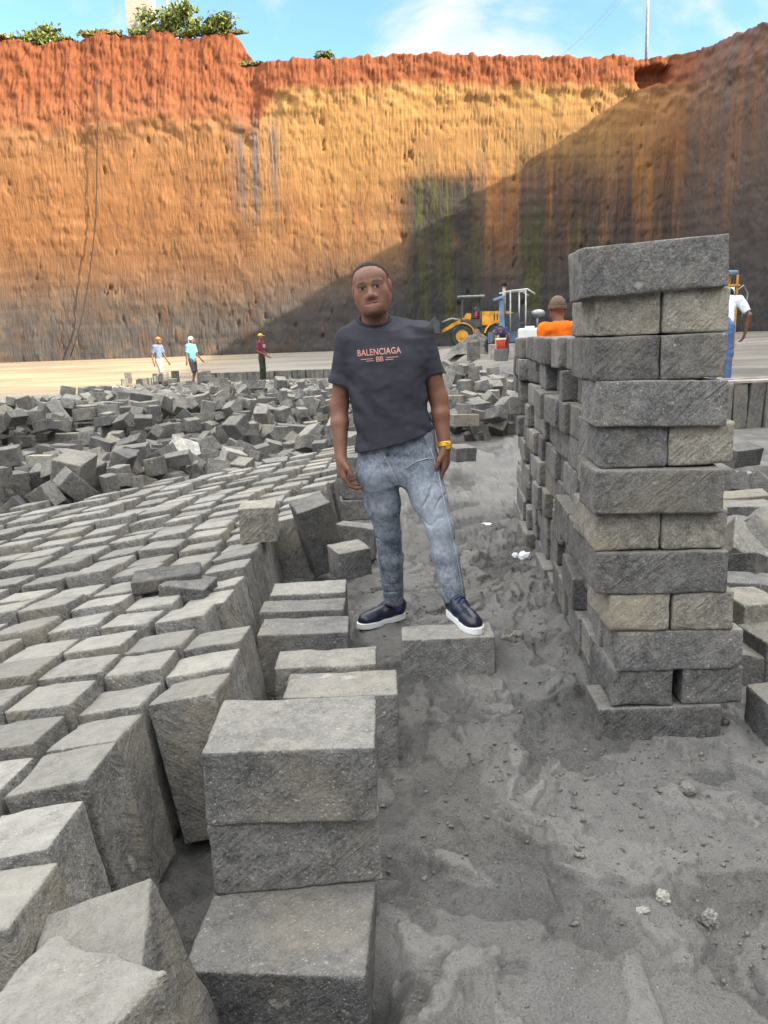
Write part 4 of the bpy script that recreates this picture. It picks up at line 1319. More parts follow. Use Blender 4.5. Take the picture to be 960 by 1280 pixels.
    # lettering printed on the chest
    def printed(name, text, px, py, width_px, mat, size=1.0, spacing=1.0, tilt=0.0, extra=None):
        cu = bpy.data.curves.new('txt', 'FONT'); cu.body = text; cu.align_x = 'CENTER'; cu.align_y = 'CENTER'
        cu.offset = 0.012; cu.space_character = spacing; cu.resolution_u = 4
        to = bpy.data.objects.new('txt', cu); COL.objects.link(to)
        dg = bpy.context.evaluated_depsgraph_get()
        mm = bpy.data.meshes.new_from_object(to.evaluated_get(dg))
        bpy.data.objects.remove(to); bpy.data.curves.remove(cu)
        b = bmesh.new(); b.from_mesh(mm); bpy.data.meshes.remove(mm)
        if extra: extra(b)
        bmesh.ops.triangulate(b, faces=b.faces)
        bmesh.ops.subdivide_edges(b, edges=[e for e in b.edges if e.calc_length() > .12], cuts=1, use_grid_fill=False)
        xs = [v.co.x for v in b.verts]; w0 = max(xs) - min(xs)
        cx0 = (max(xs) + min(xs)) / 2
        c0 = at(px, py, 3.33); wm = abs(at(px + width_px / 2, py, 3.33).x - at(px - width_px / 2, py, 3.33).x)
        k = wm / w0
        for v in b.verts:
            u, w_ = (v.co.x - cx0) * k, v.co.y * k * size
            u, w_ = u * math.cos(tilt) - w_ * math.sin(tilt), u * math.sin(tilt) + w_ * math.cos(tilt)
            p0 = Vector((c0.x + u, 3.0, c0.z + w_))
            hit = bvh.ray_cast(p0, Vector((0, 1, 0)))
            p = hit[0] if hit[0] else Vector((p0.x, 3.33, p0.z))
            v.co = p + Vector((0, -.0022, 0)) - O
        return bmobj(name, b, mat, tee)
    def bars(b):
        for s_ in (-1, 1):
            for zo in (.16, -.12):
                x0, x1 = s_ * (.95 if zo > 0 else .8), s_ * (2.6 if zo > 0 else 1.9)
                vs = [b.verts.new(q) for q in ((x0, zo - .045, 0), (x1, zo - .045, 0), (x1, zo + .045, 0), (x0, zo + .045, 0))]
                b.faces.new(vs)
    printed('chest_lettering', 'BALENCIAGA', 474, 440, 55, M['print'], 1.25, 1.04, R(2.5))
    printed('chest_emblem', 'BB', 474.5, 449.3, 47, M['print'], 1.0, 0.9, R(2.5), bars)
    # ---------------- jeans
    lo3 = np.array((J['hipR'][0] - .2, 3.1, .05)); hi3 = np.array((J['knL'][0] + .25, 3.9, J['hipL'][2] + .16))
    S = SDF(lo3, hi3, .0045)
    Yp = 3.475
    pel = [T(524, 448, 541, .112, Yp), T(548, 447, 544, .114, Yp), T(572, 447, 546, .113, Yp), T(590, 449, 549, .104, Yp), T(602, 454, 548, .086, Yp)]
    S.loft(pel, .05, yaw=ty)
    hR, hL = J['hipR'] + np.array((.006, -.02, -.05)), J['hipL'] + np.array((.0, 0, -.05))
    for s_, h0 in (('R', hR), ('L', hL)):
        kn, an = J['kn' + s_], J['an' + s_]
        S.cone(h0, lerp(h0, kn, .5), .094, .078, .042)
        S.cone(lerp(h0, kn, .5), kn, .078, .060, .03)
        S.cone(kn, lerp(kn, an, .35), .060, .061, .02)
        S.cone(lerp(kn, an, .35), an + np.array((-.003, -.004, .008)), .061, .051, .02, cut=True)
    kz = (J['knR'][2] + J['knL'][2]) / 2
    def folds(X, Y, Z):
        fb = fbm(X * 7, Y * 7, Z * 7, o=3, seed=15)
        def crease(f, ph): return np.clip(1 - np.abs(np.sin(f + ph)) * 2.2, 0, 1)
        kn = np.exp(-((Z - kz) / .11) ** 2) * crease(34 * (Z + .35 * X), 3.5 * fb)
        hm = sstep(.34, .18, Z) * crease(46 * (Z - .2 * X), 4 * fb)
        hp = np.exp(-((Z - .76) / .10) ** 2) * crease(30 * (Z - .7 * np.abs(X - .12)), 3.5 * fb)
        m = sstep(-.35, .3, vnoise(X * 9, Y * 9, Z * 9, seed=27))
        return .0065 * (kn + hm + hp) * m + .0035 * fb
    S.displace(folds)
    me, V = S.mesh('jeans', O)
    VW = V + np.array(O)
    fade = np.exp(-((VW[:, 2] - .62) / .2) ** 2) * sstep(3.50, 3.34, VW[:, 1])
    put_attr1(me, 'fade', fade)
    jeans = link('jeans', me, M['denim'], man)
    jb = BVHTree.FromPolygons([Vector(v) + O for v in V], [p.vertices[:] for p in me.polygons])
    def on_j(px, py, off=.002):
        p0 = at(px, py, 2.6); d_ = (at(px, py, 3.6) - p0).normalized()
        h = jb.ray_cast(p0, d_)
        return (h[0] - d_ * off - O) if h[0] else at(px, py, 3.34) - O
    def seam(name, pts, r_=.0018, mat='thread'):
        P = []
        for (a_, b_) in zip(pts[:-1], pts[1:]):
            for t_ in np.linspace(0, 1, 8, endpoint=False):
                P.append(on_j(a_[0] + (b_[0] - a_[0]) * t_, a_[1] + (b_[1] - a_[1]) * t_))
        P.append(on_j(*pts[-1]))
        P = [p for i, p in enumerate(P) if i == 0 or (p - P[i - 1]).length < .08]
        bm = bmesh.new(); tube(bm, P, r_, 6); bmobj(name, bm, M[mat], jeans, smooth=True)
    seam('fly_seam', [(480, 570), (487, 582), (493, 596), (497, 602)])
    seam('side_seam', [(538, 560), (549, 596), (558, 640), (570, 690), (579, 738)])
    seam('pocket_seam', [(506, 586), (520, 577), (534, 573), (544, 573)], .002)
    bm = bmesh.new(); bmesh.ops.create_uvsphere(bm, u_segments=10, v_segments=6, radius=.009, matrix=Matrix.Translation(on_j(484, 567, .003)))
    bmobj('button', bm, M['dark_metal'], jeans, smooth=True)
    # ---------------- shoes
    def shoe(ank, toe, heel, zs, tilt=0):
        toe, heel = V3(toe), V3(heel); toe[2] = heel[2] = zs
        f = toe - heel; L = np.linalg.norm(f); f /= L
        sd = np.cross(f, (0, 0, 1.0))
        def P(u, w, z): return heel + f * u * L + sd * w + np.array((0, 0, z))
        lo_, hi_ = np.minimum(toe, heel) - .08, np.maximum(toe, heel) + .08; lo_[2] = zs - .02; hi_[2] = zs + .16
        out = []
        def outline(u): return np.interp(u, [0, .04, .15, .45, .7, .86, .96, 1], [.012, .026, .034, .036, .047, .043, .027, .010])
        def sole_fn(X, Y, Z):
            u = ((X - heel[0]) * f[0] + (Y - heel[1]) * f[1]) / L
            w = (X - heel[0]) * sd[0] + (Y - heel[1]) * sd[1]
            d = np.abs(w) - outline(np.clip(u, 0, 1))
            d = np.maximum(d, np.maximum(-u, u - 1) * L)
            return np.maximum(d, np.maximum(zs - Z, Z - (zs + .030)))
        A = SDF(lo_, hi_, .003)
        A.add(sole_fn, lo_, hi_, .004)
        sole_me, _ = A.mesh('sole', O)
        B = SDF(lo_, hi_, .003)
        B.cone(P(.12, 0, .055), P(.38, 0, .058), .036, .036, .02)
        B.cone(P(.10, 0, .080), P(.28, 0, .085), .036, .034, .02)
        B.cone(P(.38, 0, .058), P(.80, .002, .034), .036, .036, .03)
        B.cone(P(.66, 0, .036), P(.84, .002, .034), .041, .035, .02)
        B.cone(P(.30, 0, .078), P(.70, 0, .052), .024, .020, .02)
        B.plane_cut((0, 0, zs + .026), (0, 0, -1))
        B.plane_cut(P(.0, 0, .106), -f * .18 + np.array((0, 0, 1)))
        B.cone(P(.17, 0, .095), P(.22, 0, .15), .030, .030, .004, 's')
        B.displace(lambda X, Y, Z: .0012 * fbm(X * 40, Y * 40, Z * 40, o=2, seed=2))
        up_me, _ = B.mesh('shoe', O)
        so = link('shoe', up_me, M['navy_leather'], man)
        link('sole', sole_me, M['sole'], so)
        bm = bmesh.new()
        for i in range(5):
            u = .36 + .075 * i; z = .113 - .0125 * i
            tube(bm, [Vector(P(u, q * .027, z - .012 * q * q) - np.array(O)) for q in (-1, -.5, 0, .5, 1)], .0034, 6)
            if i < 4:
                tube(bm, [Vector(P(u, -.022, z - .006) - np.array(O)), Vector(P(u + .04, 0, z + .000) - np.array(O)), Vector(P(u + .075, .022, z - .018) - np.array(O))], .003, 6)
        bmobj('laces', bm, M['lace'], so, smooth=True)
        # tongue and sock
        bm = bmesh.new(); tube(bm, [Vector(P(.20, 0, .07) - np.array(O)), Vector(V3(ank) + np.array((0, 0, .05)) - np.array(O))], .043, 14, r2=.040)
        bmobj('sock', bm, M['sock'], man, smooth=True)
    g1 = gzf(-.02, 3.68)
    shoe(J['anR'], (-.150, 3.62, 0), (.085, 3.765, 0), g1 - .004)
    shoe(J['anL'], (.385, 3.055, 0), (.285, 3.325, 0), .191)
    # ---------------- watch
    w = J['wrL'] + (J['elL'] - J['wrL']) / np.linalg.norm(J['elL'] - J['wrL']) * .012
    d = Vector(J['elL'] - J['wrL']).normalized(); a_ = d.orthogonal().normalized(); b_ = d.cross(a_)
    bm = bmesh.new()
    for off in (-.007, 0, .007):
        pts = [Vector(w) + d * off + (a_ * math.cos(t_) + b_ * math.sin(t_)) * .0305 - O for t_ in np.linspace(0, 2 * math.pi, 24)]
        tube(bm, pts, .0042, 6, cap=False)
    wa = bmobj('wristwatch', bm, M['gold'], man, smooth=True)
    bm = bmesh.new(); bmesh.ops.create_cone(bm, cap_ends=True, segments=20, radius1=.0165, radius2=.0155, depth=.009, matrix=Matrix.Translation(Vector(w) + Vector((.012, -.031, 0)) - O) @ Matrix.Rotation(R(90), 4, 'X') @ Matrix.Rotation(R(-20), 4, 'Y'))
    bmobj('watch_face', bm, M['gold'], wa, smooth=False)
    return man
build_man()

# ---- workers farther off
def worker(label, loc, yaw, H=1.72, pose=None, shirt=(.3, .3, .3), trousers=(.1, .1, .1), cap=None, hat='cap', shoes=(.1, .08, .07), vox=.014, long_sleeve=False, shorts=False, logo=None, hood=False, loose=1.0):
    """Standing figure in its own frame: looks along -y; pose overrides joints (fractions of height)."""
    J = dict(head=(0, -.01, .935), neck=(0, .01, .845), shR=(-.105, .01, .815), shL=(.105, .01, .815), elR=(-.135, .02, .635), elL=(.135, .02, .635), wrR=(-.135, -.03, .49), wrL=(.135, -.03, .49),
             hipR=(-.05, .0, .52), hipL=(.05, .0, .52), knR=(-.055, -.01, .285), knL=(.055, -.01, .285), anR=(-.06, .015, .045), anL=(.06, .015, .045))
    J.update(pose or {})
    hy = J.pop('_headyaw', 0.0); hp = J.pop('_headpitch', 0.0)
    J = {k: np.array(v, float) * H for k, v in J.items()}
    o = None
    lo, hi = bbox_of(J, .2)
    S = SDF(lo, hi, vox)
    hR = rot_head(hy, hp, 0)
    head_sdf(S, J['head'], hR, False, .98)
    S.cone(J['head'] + hR @ np.array((0, .02, -.05)), J['neck'] - np.array((0, 0, .03)), .052, .06, .03)
    pelvis = (J['hipR'] + J['hipL']) / 2
    S.cone(J['neck'] - np.array((0, 0, .09)), pelvis, .105, .10, .04, flat=.7)
    S.cone(J['shR'], J['shL'], .05, .05, .04)
    for s_ in 'RL':
        S.cone(J['sh' + s_], J['el' + s_], .046, .037, .03); S.cone(J['el' + s_], J['wr' + s_], .037, .026, .02)
        d = J['wr' + s_] - J['el' + s_]; d = d / np.linalg.norm(d)
        if vox < .011: hand_sdf(S, J['wr' + s_], d, (1 if s_ == 'R' else -1, .1, 0), (0, -1, 0), .5)
        else:
            S.cone(J['wr' + s_], J['wr' + s_] + d * .09, .03, .036, .02, flat=.8)
            for q in (-.024, -.008, .008, .024): S.cone(J['wr' + s_] + d * .085 + np.array((q * .2, q, 0)), J['wr' + s_] + d * .155 + np.array((0, q, 0)), .012, .010, .006)
            S.cone(J['wr' + s_] + d * .03 + np.array((0, -.03, 0)), J['wr' + s_] + d * .09 + np.array((0, -.05, 0)), .014, .011, .01)
        S.cone(J['hip' + s_], J['kn' + s_], .07, .05, .03); S.cone(J['kn' + s_], J['an' + s_], .05, .035, .02)
    me, V = S.mesh('person')
    o = link('person', me, M['skin'], loc=loc, rot=(0, 0, yaw))
    tag(o, label, 'person')
    # shirt
    S = SDF(lo, hi, vox)
    S.cone(J['neck'] - np.array((0, 0, .11)), pelvis + np.array((0, 0, -.02 - .06 * (loose > 1.05))), .150 * loose, .145 * loose, .04, flat=.72, cut=True)
    S.cone(J['shR'] - np.array((0, 0, .012)), J['shL'] - np.array((0, 0, .012)), .066, .066, .05)
    for s_ in 'RL':
        if long_sleeve:
            S.cone(J['sh' + s_], J['el' + s_], .068, .06, .04); S.cone(J['el' + s_], J['wr' + s_], .056, .042, .02, cut=True)
        else: S.cone(J['sh' + s_], lerp(J['sh' + s_], J['el' + s_], .8), .066, .068, .04, cut=True)
    if hood: S.cone(J['neck'] + np.array((-.05, .05, -.02)), J['neck'] + np.array((.05, .05, -.02)), .055, .055, .04)
    S.displace(lambda X, Y, Z: .016 * fbm(X * 8, Y * 8, Z * 10, o=3, seed=4))
    me, V = S.mesh('shirt')
    sh = link('shirt', me, cloth('shirt_cloth', shirt), o)
    if logo is not None:
        bm = bmesh.new(); box(bm, tuple(J['neck'] + np.array((0, -.145, -.17))), (.14, .05, .12)); bmobj('shirt_print', bm, cloth('shirt_print', logo), sh, bevel=.01)
    # trousers
    S = SDF(lo, hi, vox)
    S.cone(pelvis + np.array((0, 0, .06)), pelvis - np.array((0, 0, .05)), .132, .135, .04, flat=.8)
    for s_ in 'RL':
        if shorts: S.cone(J['hip' + s_], lerp(J['kn' + s_], J['hip' + s_], -.1), .095, .085, .04, cut=True)
        else: S.cone(J['hip' + s_], J['kn' + s_], .095, .078, .04); S.cone(J['kn' + s_], J['an' + s_] + np.array((0, 0, .02)), .078, .066, .03, cut=True)
    S.displace(lambda X, Y, Z: .014 * fbm(X * 8, Y * 8, Z * 12, o=3, seed=9))
    me, V = S.mesh('trousers'); link('trousers', me, cloth('trouser_cloth', trousers), o)
    for s_ in 'RL':
        S = SDF(J['an' + s_] - .26, J['an' + s_] + .2, .012)
        z0 = J['an' + s_] - np.array((0, 0, .045))
        S.cone(z0 + np.array((0, .03, .0)), z0 + np.array((0, -.15, -.012)), .045, .038, .02)
        S.cone(z0 + np.array((0, .02, .0)), z0 + np.array((0, .02, .05)), .045, .045, .02)
        S.plane_cut(z0 - np.array((0, 0, .033)), (0, 0, -1))
        me, V = S.mesh('shoe'); link('shoe', me, cloth('shoe_leather', shoes), o)
    if cap is not None:
        c0 = J['head']
        S = SDF(c0 - .24, c0 + .24, .010)
        if hat == 'beanie':
            S.ell(c0 + hR @ np.array((0, .015, .055)), (.088, .108, .100), .01, M3=hR)
            S.plane_cut(c0 + hR @ np.array((0, 0, .012)), hR @ np.array((0, .05, -1)))
            S.cone(c0 + hR @ np.array((-.06, .012, .03)), c0 + hR @ np.array((.06, .012, .03)), .04, .04, .02)
            S.ell(c0 + hR @ np.array((0, .015, .030)), (.094, .113, .026), .012, M3=hR)
            S.displace(lambda X, Y, Z: .004 * np.sin(Z * 330))
        elif hat == 'scarf':
            S.ell(c0 + hR @ np.array((0, .015, .045)), (.092, .108, .095), .01, M3=hR)
            S.plane_cut(c0 + hR @ np.array((0, -.07, 0)), hR @ np.array((0, -1, -.3)))
            S.cone(c0 + hR @ np.array((0, .08, .0)), c0 + hR @ np.array((0, .10, -.09)), .05, .04, .03)
        else:
            S.ell(c0 + hR @ np.array((0, .015, .05)), (.082, .102, .088), .01, M3=hR)
            S.plane_cut(c0 + hR @ np.array((0, 0, .042)), hR @ np.array((0, .0, -1)))
            S.ell(c0 + hR @ np.array((0, -.115, .047)), (.066, .075, .010), .01, M3=hR)
        me, V = S.mesh('cap'); link({'beanie': 'beanie', 'scarf': 'headscarf'}.get(hat, 'cap'), me, cloth('headwear', cap, .15), o)
    elif vox > .001:
        S = SDF(J['head'] - .16, J['head'] + .18, .010)
        S.ell(J['head'] + hR @ np.array((0, .022, .052)), (.078, .092, .082), .01, M3=hR)
        S.plane_cut(J['head'] + hR @ np.array((0, -.03, .06)), hR @ np.array((0, -1, -.5)))
        me, V = S.mesh('hair'); link('hair', me, M['hair'], o)
    return o

def foot(px, py, Y):
    p = at(px, py, Y); return Vector((p.x, p.y, gz(p.x, p.y)))
walkA = dict(knR=(-.05, -.09, .29), anR=(-.05, -.06, .05), anL=(.05, .14, .06), knL=(.05, .03, .29), wrR=(-.14, .02, .49), elR=(-.14, .06, .64), wrL=(.15, -.10, .50), elL=(.13, -.02, .64), head=(0, -.03, .935))
worker('worker in orange cap, grey-blue shirt and pale trousers walking by the heap', foot(202, 482, 29.6), R(62), 1.80, walkA, (.15, .19, .27), (.42, .36, .28), (.75, .25, .03), shoes=(.3, .25, .2))
walkB = dict(knR=(-.05, -.06, .29), anR=(-.05, -.03, .05), anL=(.05, .09, .055), wrR=(-.15, .02, .50), wrL=(.15, -.12, .52), elL=(.13, -.02, .63))
worker('worker in long cyan overshirt, pale headscarf and dark shorts walking', foot(243, 480, 30.0), R(60), 1.78, walkB, (.15, .42, .46), (.09, .08, .09), (.72, .74, .66), 'scarf', (.2, .15, .12), long_sleeve=False, shorts=True, loose=1.12)
standC = dict(elR=(-.13, .03, .65), wrR=(-.05, -.13, .55), elL=(.13, .02, .65), wrL=(.06, -.13, .54), anR=(-.045, .02, .045), anL=(.04, -.02, .045))
worker('worker in yellow cap, maroon printed top and dark olive trousers standing', foot(329, 475, 30.0), R(75), 1.80, standC, (.20, .045, .07), (.045, .05, .035), (.72, .40, .08), shoes=(.62, .6, .55), logo=(.5, .4, .42))
worker('worker in orange jacket and brown knitted beanie seen from behind', foot(697, 640, 8.5), R(172), 1.66, dict(head=(.02, -.02, .925), neck=(0, .005, .83)), (.85, .17, .015), (.06, .06, .07), (.17, .115, .085), 'beanie', vox=.010, long_sleeve=True, hood=True)
bent = dict(head=(.0, -.34, .80), neck=(0, -.24, .79), shR=(-.105, -.22, .765), shL=(.105, -.22, .765), elR=(-.20, -.20, .62), elL=(.16, -.26, .60), wrR=(-.17, -.22, .46), wrL=(.12, -.34, .47),
            hipR=(-.055, .03, .52), hipL=(.055, .03, .52), knR=(-.06, .02, .28), knL=(.06, .02, .28), _headpitch=.5)
worker('worker in white T-shirt and blue trousers bending beyond the wall', foot(899, 482, 13.0), R(150), 1.80, bent, (.72, .76, .80), (.10, .17, .34), None, vox=.010, shoes=(.3, .35, .4))
bent2 = dict(bent); bent2.update(head=(0, -.38, .66), neck=(0, -.30, .69), shR=(-.1, -.27, .68), shL=(.1, -.27, .68), elR=(-.12, -.32, .52), elL=(.12, -.32, .52), wrR=(-.08, -.36, .38), wrL=(.08, -.36, .38))
worker('worker in navy shirt bending over beside a red and white bucket', foot(630, 440, 30.0), R(-20), 1.74, bent2, (.05, .06, .16), (.12, .06, .06), None, shoes=(.1, .1, .1))

# ------------------------------------------------------------------ machines
def wheel(parent, c, r, w, seg=30):
    bm = bmesh.new()
    lathe(bm, [(r * .55, -w / 2), (r * .92, -w / 2), (r, -w * .32), (r, w * .32), (r * .92, w / 2), (r * .55, w / 2)], c, seg)
    for k in range(18):
        a0 = 2 * math.pi * k / 18
        box(bm, (c[0] + r * .99 * math.cos(a0), c[1] + (w * .2 if k % 2 else -w * .2), c[2] + r * .99 * math.sin(a0)), (r * .07, w * .5, r * .12), Euler((0, -a0, 0)))
    wo = bmobj('wheel', bm, M['black_rubber'], parent)
    bm = bmesh.new()
    lathe(bm, [(r * .2, -w * .52), (r * .5, -w * .50), (r * .57, -w * .54), (r * .57, w * .54), (r * .5, w * .5), (r * .2, w * .52)], c, seg)
    lathe(bm, [(r * .2, -w * .60), (r * .24, -w * .58), (r * .24, -w * .4), (r * .2, -w * .4)], c, 16)
    bmobj('rim', bm, M['yellow'], wo)
def loader():
    p = at(577, 432, 49.5)
    o = empty('wheel_loader', (p.x, p.y, gz(p.x, p.y) + .02), R(-4))
    tag(o, 'yellow wheel loader with dark bucket and open cab parked by the cliff', 'loader')
    for x in (0, 2.15):
        for y in (-1.0, 1.0):
            wheel(o, (x, y, .67), .67, .45)
    bm = bmesh.new()
    prism(bm, [(-.25, .75), (.2, 1.9), (.35, 2.05), (.6, 2.0), (.55, 1.35), (.95, 1.2), (.95, .55), (.1, .5)], -.55, .55)
    bmobj('front_frame', bm, M['yellow'], o, bevel=.03)
    bm = bmesh.new()
    prism(bm, [(.9, .55), (.9, 1.25), (3.2, 1.25), (3.3, .7), (3.0, .55)], -.5, .5)
    bmobj('rear_frame', bm, M['dark_metal'], o, bevel=.03)
    bm = bmesh.new()
    prism(bm, [(1.15, 1.3), (1.15, 2.12), (2.9, 2.08), (3.2, 1.95), (3.25, 1.2)], -.62, .62)
    eh = bmobj('engine_hood', bm, M['yellow'], o, bevel=.05)
    bm = bmesh.new()
    for k in range(5): box(bm, (2.0 + k * .18, -.625, 1.75), (.08, .02, .4))
    bmobj('grille', bm, M['dark_metal'], eh)
    bm = bmesh.new(); tube(bm, [(2.5, .2, 2.0), (2.5, .2, 2.6)], .06, 10); bmobj('exhaust_pipe', bm, M['dark_metal'], o, smooth=True)
    for y in (-1.0, 1.0):
        bm = bmesh.new()
        pts = [(2.15 + .82 * math.cos(t), .67 + .82 * math.sin(t)) for t in np.linspace(R(10), R(170), 9)]
        prism(bm, pts + [(2.15 + .74 * math.cos(t), .67 + .74 * math.sin(t)) for t in np.linspace(R(170), R(10), 9)], y - .27, y + .27)
        bmobj('fender', bm, M['yellow'], o)
        bm = bmesh.new()
        pts = [(.82 * math.cos(t), .67 + .82 * math.sin(t)) for t in np.linspace(R(20), R(110), 6)]
        prism(bm, pts + [(.74 * math.cos(t), .67 + .74 * math.sin(t)) for t in np.linspace(R(110), R(20), 6)], y - .27, y + .27)
        bmobj('fender', bm, M['yellow'], o)
    # cab
    bm = bmesh.new()
    for x in (-.05, 1.2):
        for y in (-.62, .62): tube(bm, [(x, y, 1.3), (x + (.12 if x < 0 else 0), y * .94, 3.0)], .045, 6)
    for y in (-.62, .62): box(bm, (.58, y, 1.42), (1.3, .05, .5))
    box(bm, (.58, 0, 1.22), (1.35, 1.28, .08))
    cab = bmobj('cab', bm, M['dark_metal'], o)
    bm = bmesh.new(); box(bm, (.6, 0, 3.04), (1.65, 1.42, .10)); bmobj('cab_roof', bm, M['grey_metal'], cab, bevel=.03)
    bm = bmesh.new(); prism(bm, [(.70, 1.7), (.70, 2.95), (1.16, 2.95), (1.18, 1.7)], .56, .60); prism(bm, [(.02, 1.7), (.08, 2.95), (.12, 2.95), (.08, 1.7)], -.55, .55)
    bmobj('window', bm, M['glass'], cab)
    bm = bmesh.new(); box(bm, (.9, 0, 1.5), (.5, .5, .12)); box(bm, (1.1, 0, 1.85), (.12, .5, .6)); bmobj('seat', bm, M['dark_metal'], cab, bevel=.03)
    # arms and bucket
    bm = bmesh.new()
    for y in (-.5, .5):
        prism(bm, [(.35, 1.75), (.5, 1.95), (-.6, 1.45), (-1.35, 1.0), (-1.4, .8), (-.6, 1.2)], y - .08, y + .08)
    arm = bmobj('lift_arm', bm, M['yellow'], o, bevel=.02)
    bm = bmesh.new()
    for y in (-.3, .3): tube(bm, [(.3, y, 1.6), (-.6, y, 1.75), (-1.2, y, 1.55)], .06, 8)
    bmobj('hydraulic_ram', bm, M['grey_metal'], arm, smooth=True)
    bm = bmesh.new()
    out = [(-1.25, .75), (-1.2, 1.5), (-1.55, 2.05), (-1.75, 2.1), (-2.4, 1.35), (-2.55, 1.05), (-2.5, 1.0), (-1.9, .75)]
    inn = [(-1.9, .82), (-2.42, 1.08), (-2.3, 1.3), (-1.75, 1.98), (-1.6, 1.95), (-1.28, 1.45), (-1.32, .82)]
    prism(bm, [(-1.25, .75), (-1.2, 1.5), (-1.55, 2.05), (-1.65, 2.02), (-1.32, 1.45), (-1.36, .86), (-2.5, 1.06), (-2.55, .98)], -1.15, 1.15)
    for y in (-1.15, 1.11): prism(bm, [(-1.25, .75), (-1.2, 1.5), (-1.55, 2.05), (-2.52, 1.04), (-2.55, .98)], y, y + .04)
    for k in range(7): box(bm, (-2.62, -1.0 + k * .333, 1.0), (.22, .08, .04))
    bmobj('bucket', bm, M['dark_metal'], o)
    return o, p
lo_obj, lp = loader()
LR = lo_obj.matrix_basis.copy()
sit = dict(head=(0, -.02, .935), hipR=(-.05, 0, .52), hipL=(.05, 0, .52), knR=(-.06, -.24, .53), knL=(.06, -.24, .53), anR=(-.06, -.26, .30), anL=(.06, -.26, .30), wrR=(-.1, -.22, .62), wrL=(.1, -.22, .62))
q = Matrix.Translation(lo_obj.location) @ Matrix.Rotation(R(-4), 4, 'Z') @ Vector((.9, 0, .68))
worker('driver in red and white top and green helmet in the loader cab', q, R(-90 - 4), 1.7, sit, (.55, .12, .18), (.1, .1, .12), (.05, .42, .22), 'cap', vox=.016)

# stone-cutting tractor with a white canopy frame
p = at(640, 428, 36.0)
o = empty('canopy_tractor', (p.x, p.y, gz(p.x, p.y)), R(5))
tag(o, 'dull blue work tractor with an exhaust stack and pale tubular canopy frame', 'tractor')
bm = bmesh.new()
prism(bm, [(-1.0, .5), (-1.0, 1.0), (1.2, 1.0), (1.3, .55)], -.5, .5)
bmobj('chassis', bm, plain('dull_blue', (.10, .15, .20), .7, .3, 3), o, bevel=.03)
bm = bmesh.new(); prism(bm, [(-.45, 1.02), (-.45, 1.75), (.2, 1.82), (.3, 1.02)], -.4, .4); bmobj('engine_hood', bm, M['dark_metal'], o, bevel=.05)
bm = bmesh.new(); prism(bm, [(-.72, 1.0), (-.70, 2.4), (-.52, 2.42), (-.45, 1.0)], -.52, -.42); box(bm, (-.72, -.47, 2.45), (.5, .3, .10), Euler((0, R(-18), 0)))
bmobj('control_post', bm, M['blue_paint'], o, bevel=.02)
bm = bmesh.new(); tube(bm, [(-.42, -.2, 1.6), (-.42, -.2, 3.0)], .075, 10); ex = bmobj('exhaust_pipe', bm, M['timber'], o, smooth=True)
bm = bmesh.new(); tube(bm, [(-.42, -.2, 2.98), (-.42, -.2, 3.22)], .12, 10); bmobj('exhaust_cap', bm, M['cable'], ex, smooth=True)
bm = bmesh.new()
for x in (-.2, .5):
    for y in (-.55, .55): tube(bm, [(x - .02, y, 1.0), (x - .02, y, 2.75)], .032, 8)
for y in (-.55, .55): tube(bm, [(-.45, y, 2.70), (-.22, y, 2.74), (.55, y, 2.80), (.9, y, 2.58)], .036, 8)
for x in (-.2, .5): tube(bm, [(x, -.55, 2.74), (x, .55, 2.74)], .028, 8)
bmobj('canopy_frame', bm, plain('chalky_paint', (.50, .50, .48), .7, .25, 3), o, smooth=True)
bm = bmesh.new(); box(bm, (.55, 0, 1.3), (.5, .5, .12)); box(bm, (.78, 0, 1.6), (.1, .5, .5)); bmobj('seat', bm, M['dark_metal'], o, bevel=.03)
bm = bmesh.new(); bmesh.ops.create_uvsphere(bm, u_segments=14, v_segments=8, radius=.3, matrix=Matrix.Translation((1.15, -.2, 1.75)) @ Matrix.Diagonal((1.1, .7, .6, 1))); tube(bm, [(1.12, -.2, 1.0), (1.12, -.2, 1.7)], .05, 8); bmobj('air_tank', bm, M['grey_metal'], o, smooth=True)
for x, r_ in ((-.7, .42), (.75, .55)):
    for y in (-.72, .72): wheel(o, (x, y, r_), r_, .3, 22)
# yellow drum, bucket, white tank
p = at(629, 424, 31.5); g = gz(p.x, p.y)
bm = bmesh.new()
pr = [(.02, 0), (.28, 0), (.30, .03), (.28, .06), (.28, .42), (.30, .45), (.28, .48), (.28, .82), (.30, .86), (.27, .9), (.02, .9)]
lathe(bm, pr, (0, 0, 0), 24)
for v in bm.verts: v.co = Vector((v.co.x, v.co.z, v.co.y))
d_ = bmobj('drum', bm, M['yellow'], smooth=False); d_.location = (p.x - .05, p.y, .62); tag(d_, 'yellow drum standing before the canopy tractor', 'drum')
bm = bmesh.new(); box(bm, (0, 0, .3), (1.0, .7, .6)); t_ = bmobj('timber_crate', bm, M['timber'], bevel=.02); t_.location = (p.x - .05, p.y, gz(p.x, p.y)); tag(t_, 'grey timber crate under the yellow drum', 'crate')
p = at(626, 428, 29.2); g = gz(p.x, p.y)
bm = bmesh.new(); lathe(bm, [(.02, 0), (.15, 0), (.17, .2), (.19, .36), (.185, .38), (.16, .36), (.02, .34)], (0, 0, 0), 20)
for v in bm.verts: v.co = Vector((v.co.x, v.co.z, v.co.y))
bk = bmobj('bucket', bm, M['red_paint'], smooth=True); bk.location = (p.x, p.y, max(g, at(626, 436, 29.2).z)); tag(bk, 'red bucket with white rim beside the bending navy-shirted worker', 'bucket')
bm = bmesh.new(); lathe(bm, [(.165, .31), (.192, .31), (.20, .39), (.17, .39)], (0, 0, 0), 20)
for v in bm.verts: v.co = Vector((v.co.x, v.co.z, v.co.y))
bmobj('rim', bm, M['white_paint'], bk, smooth=True)
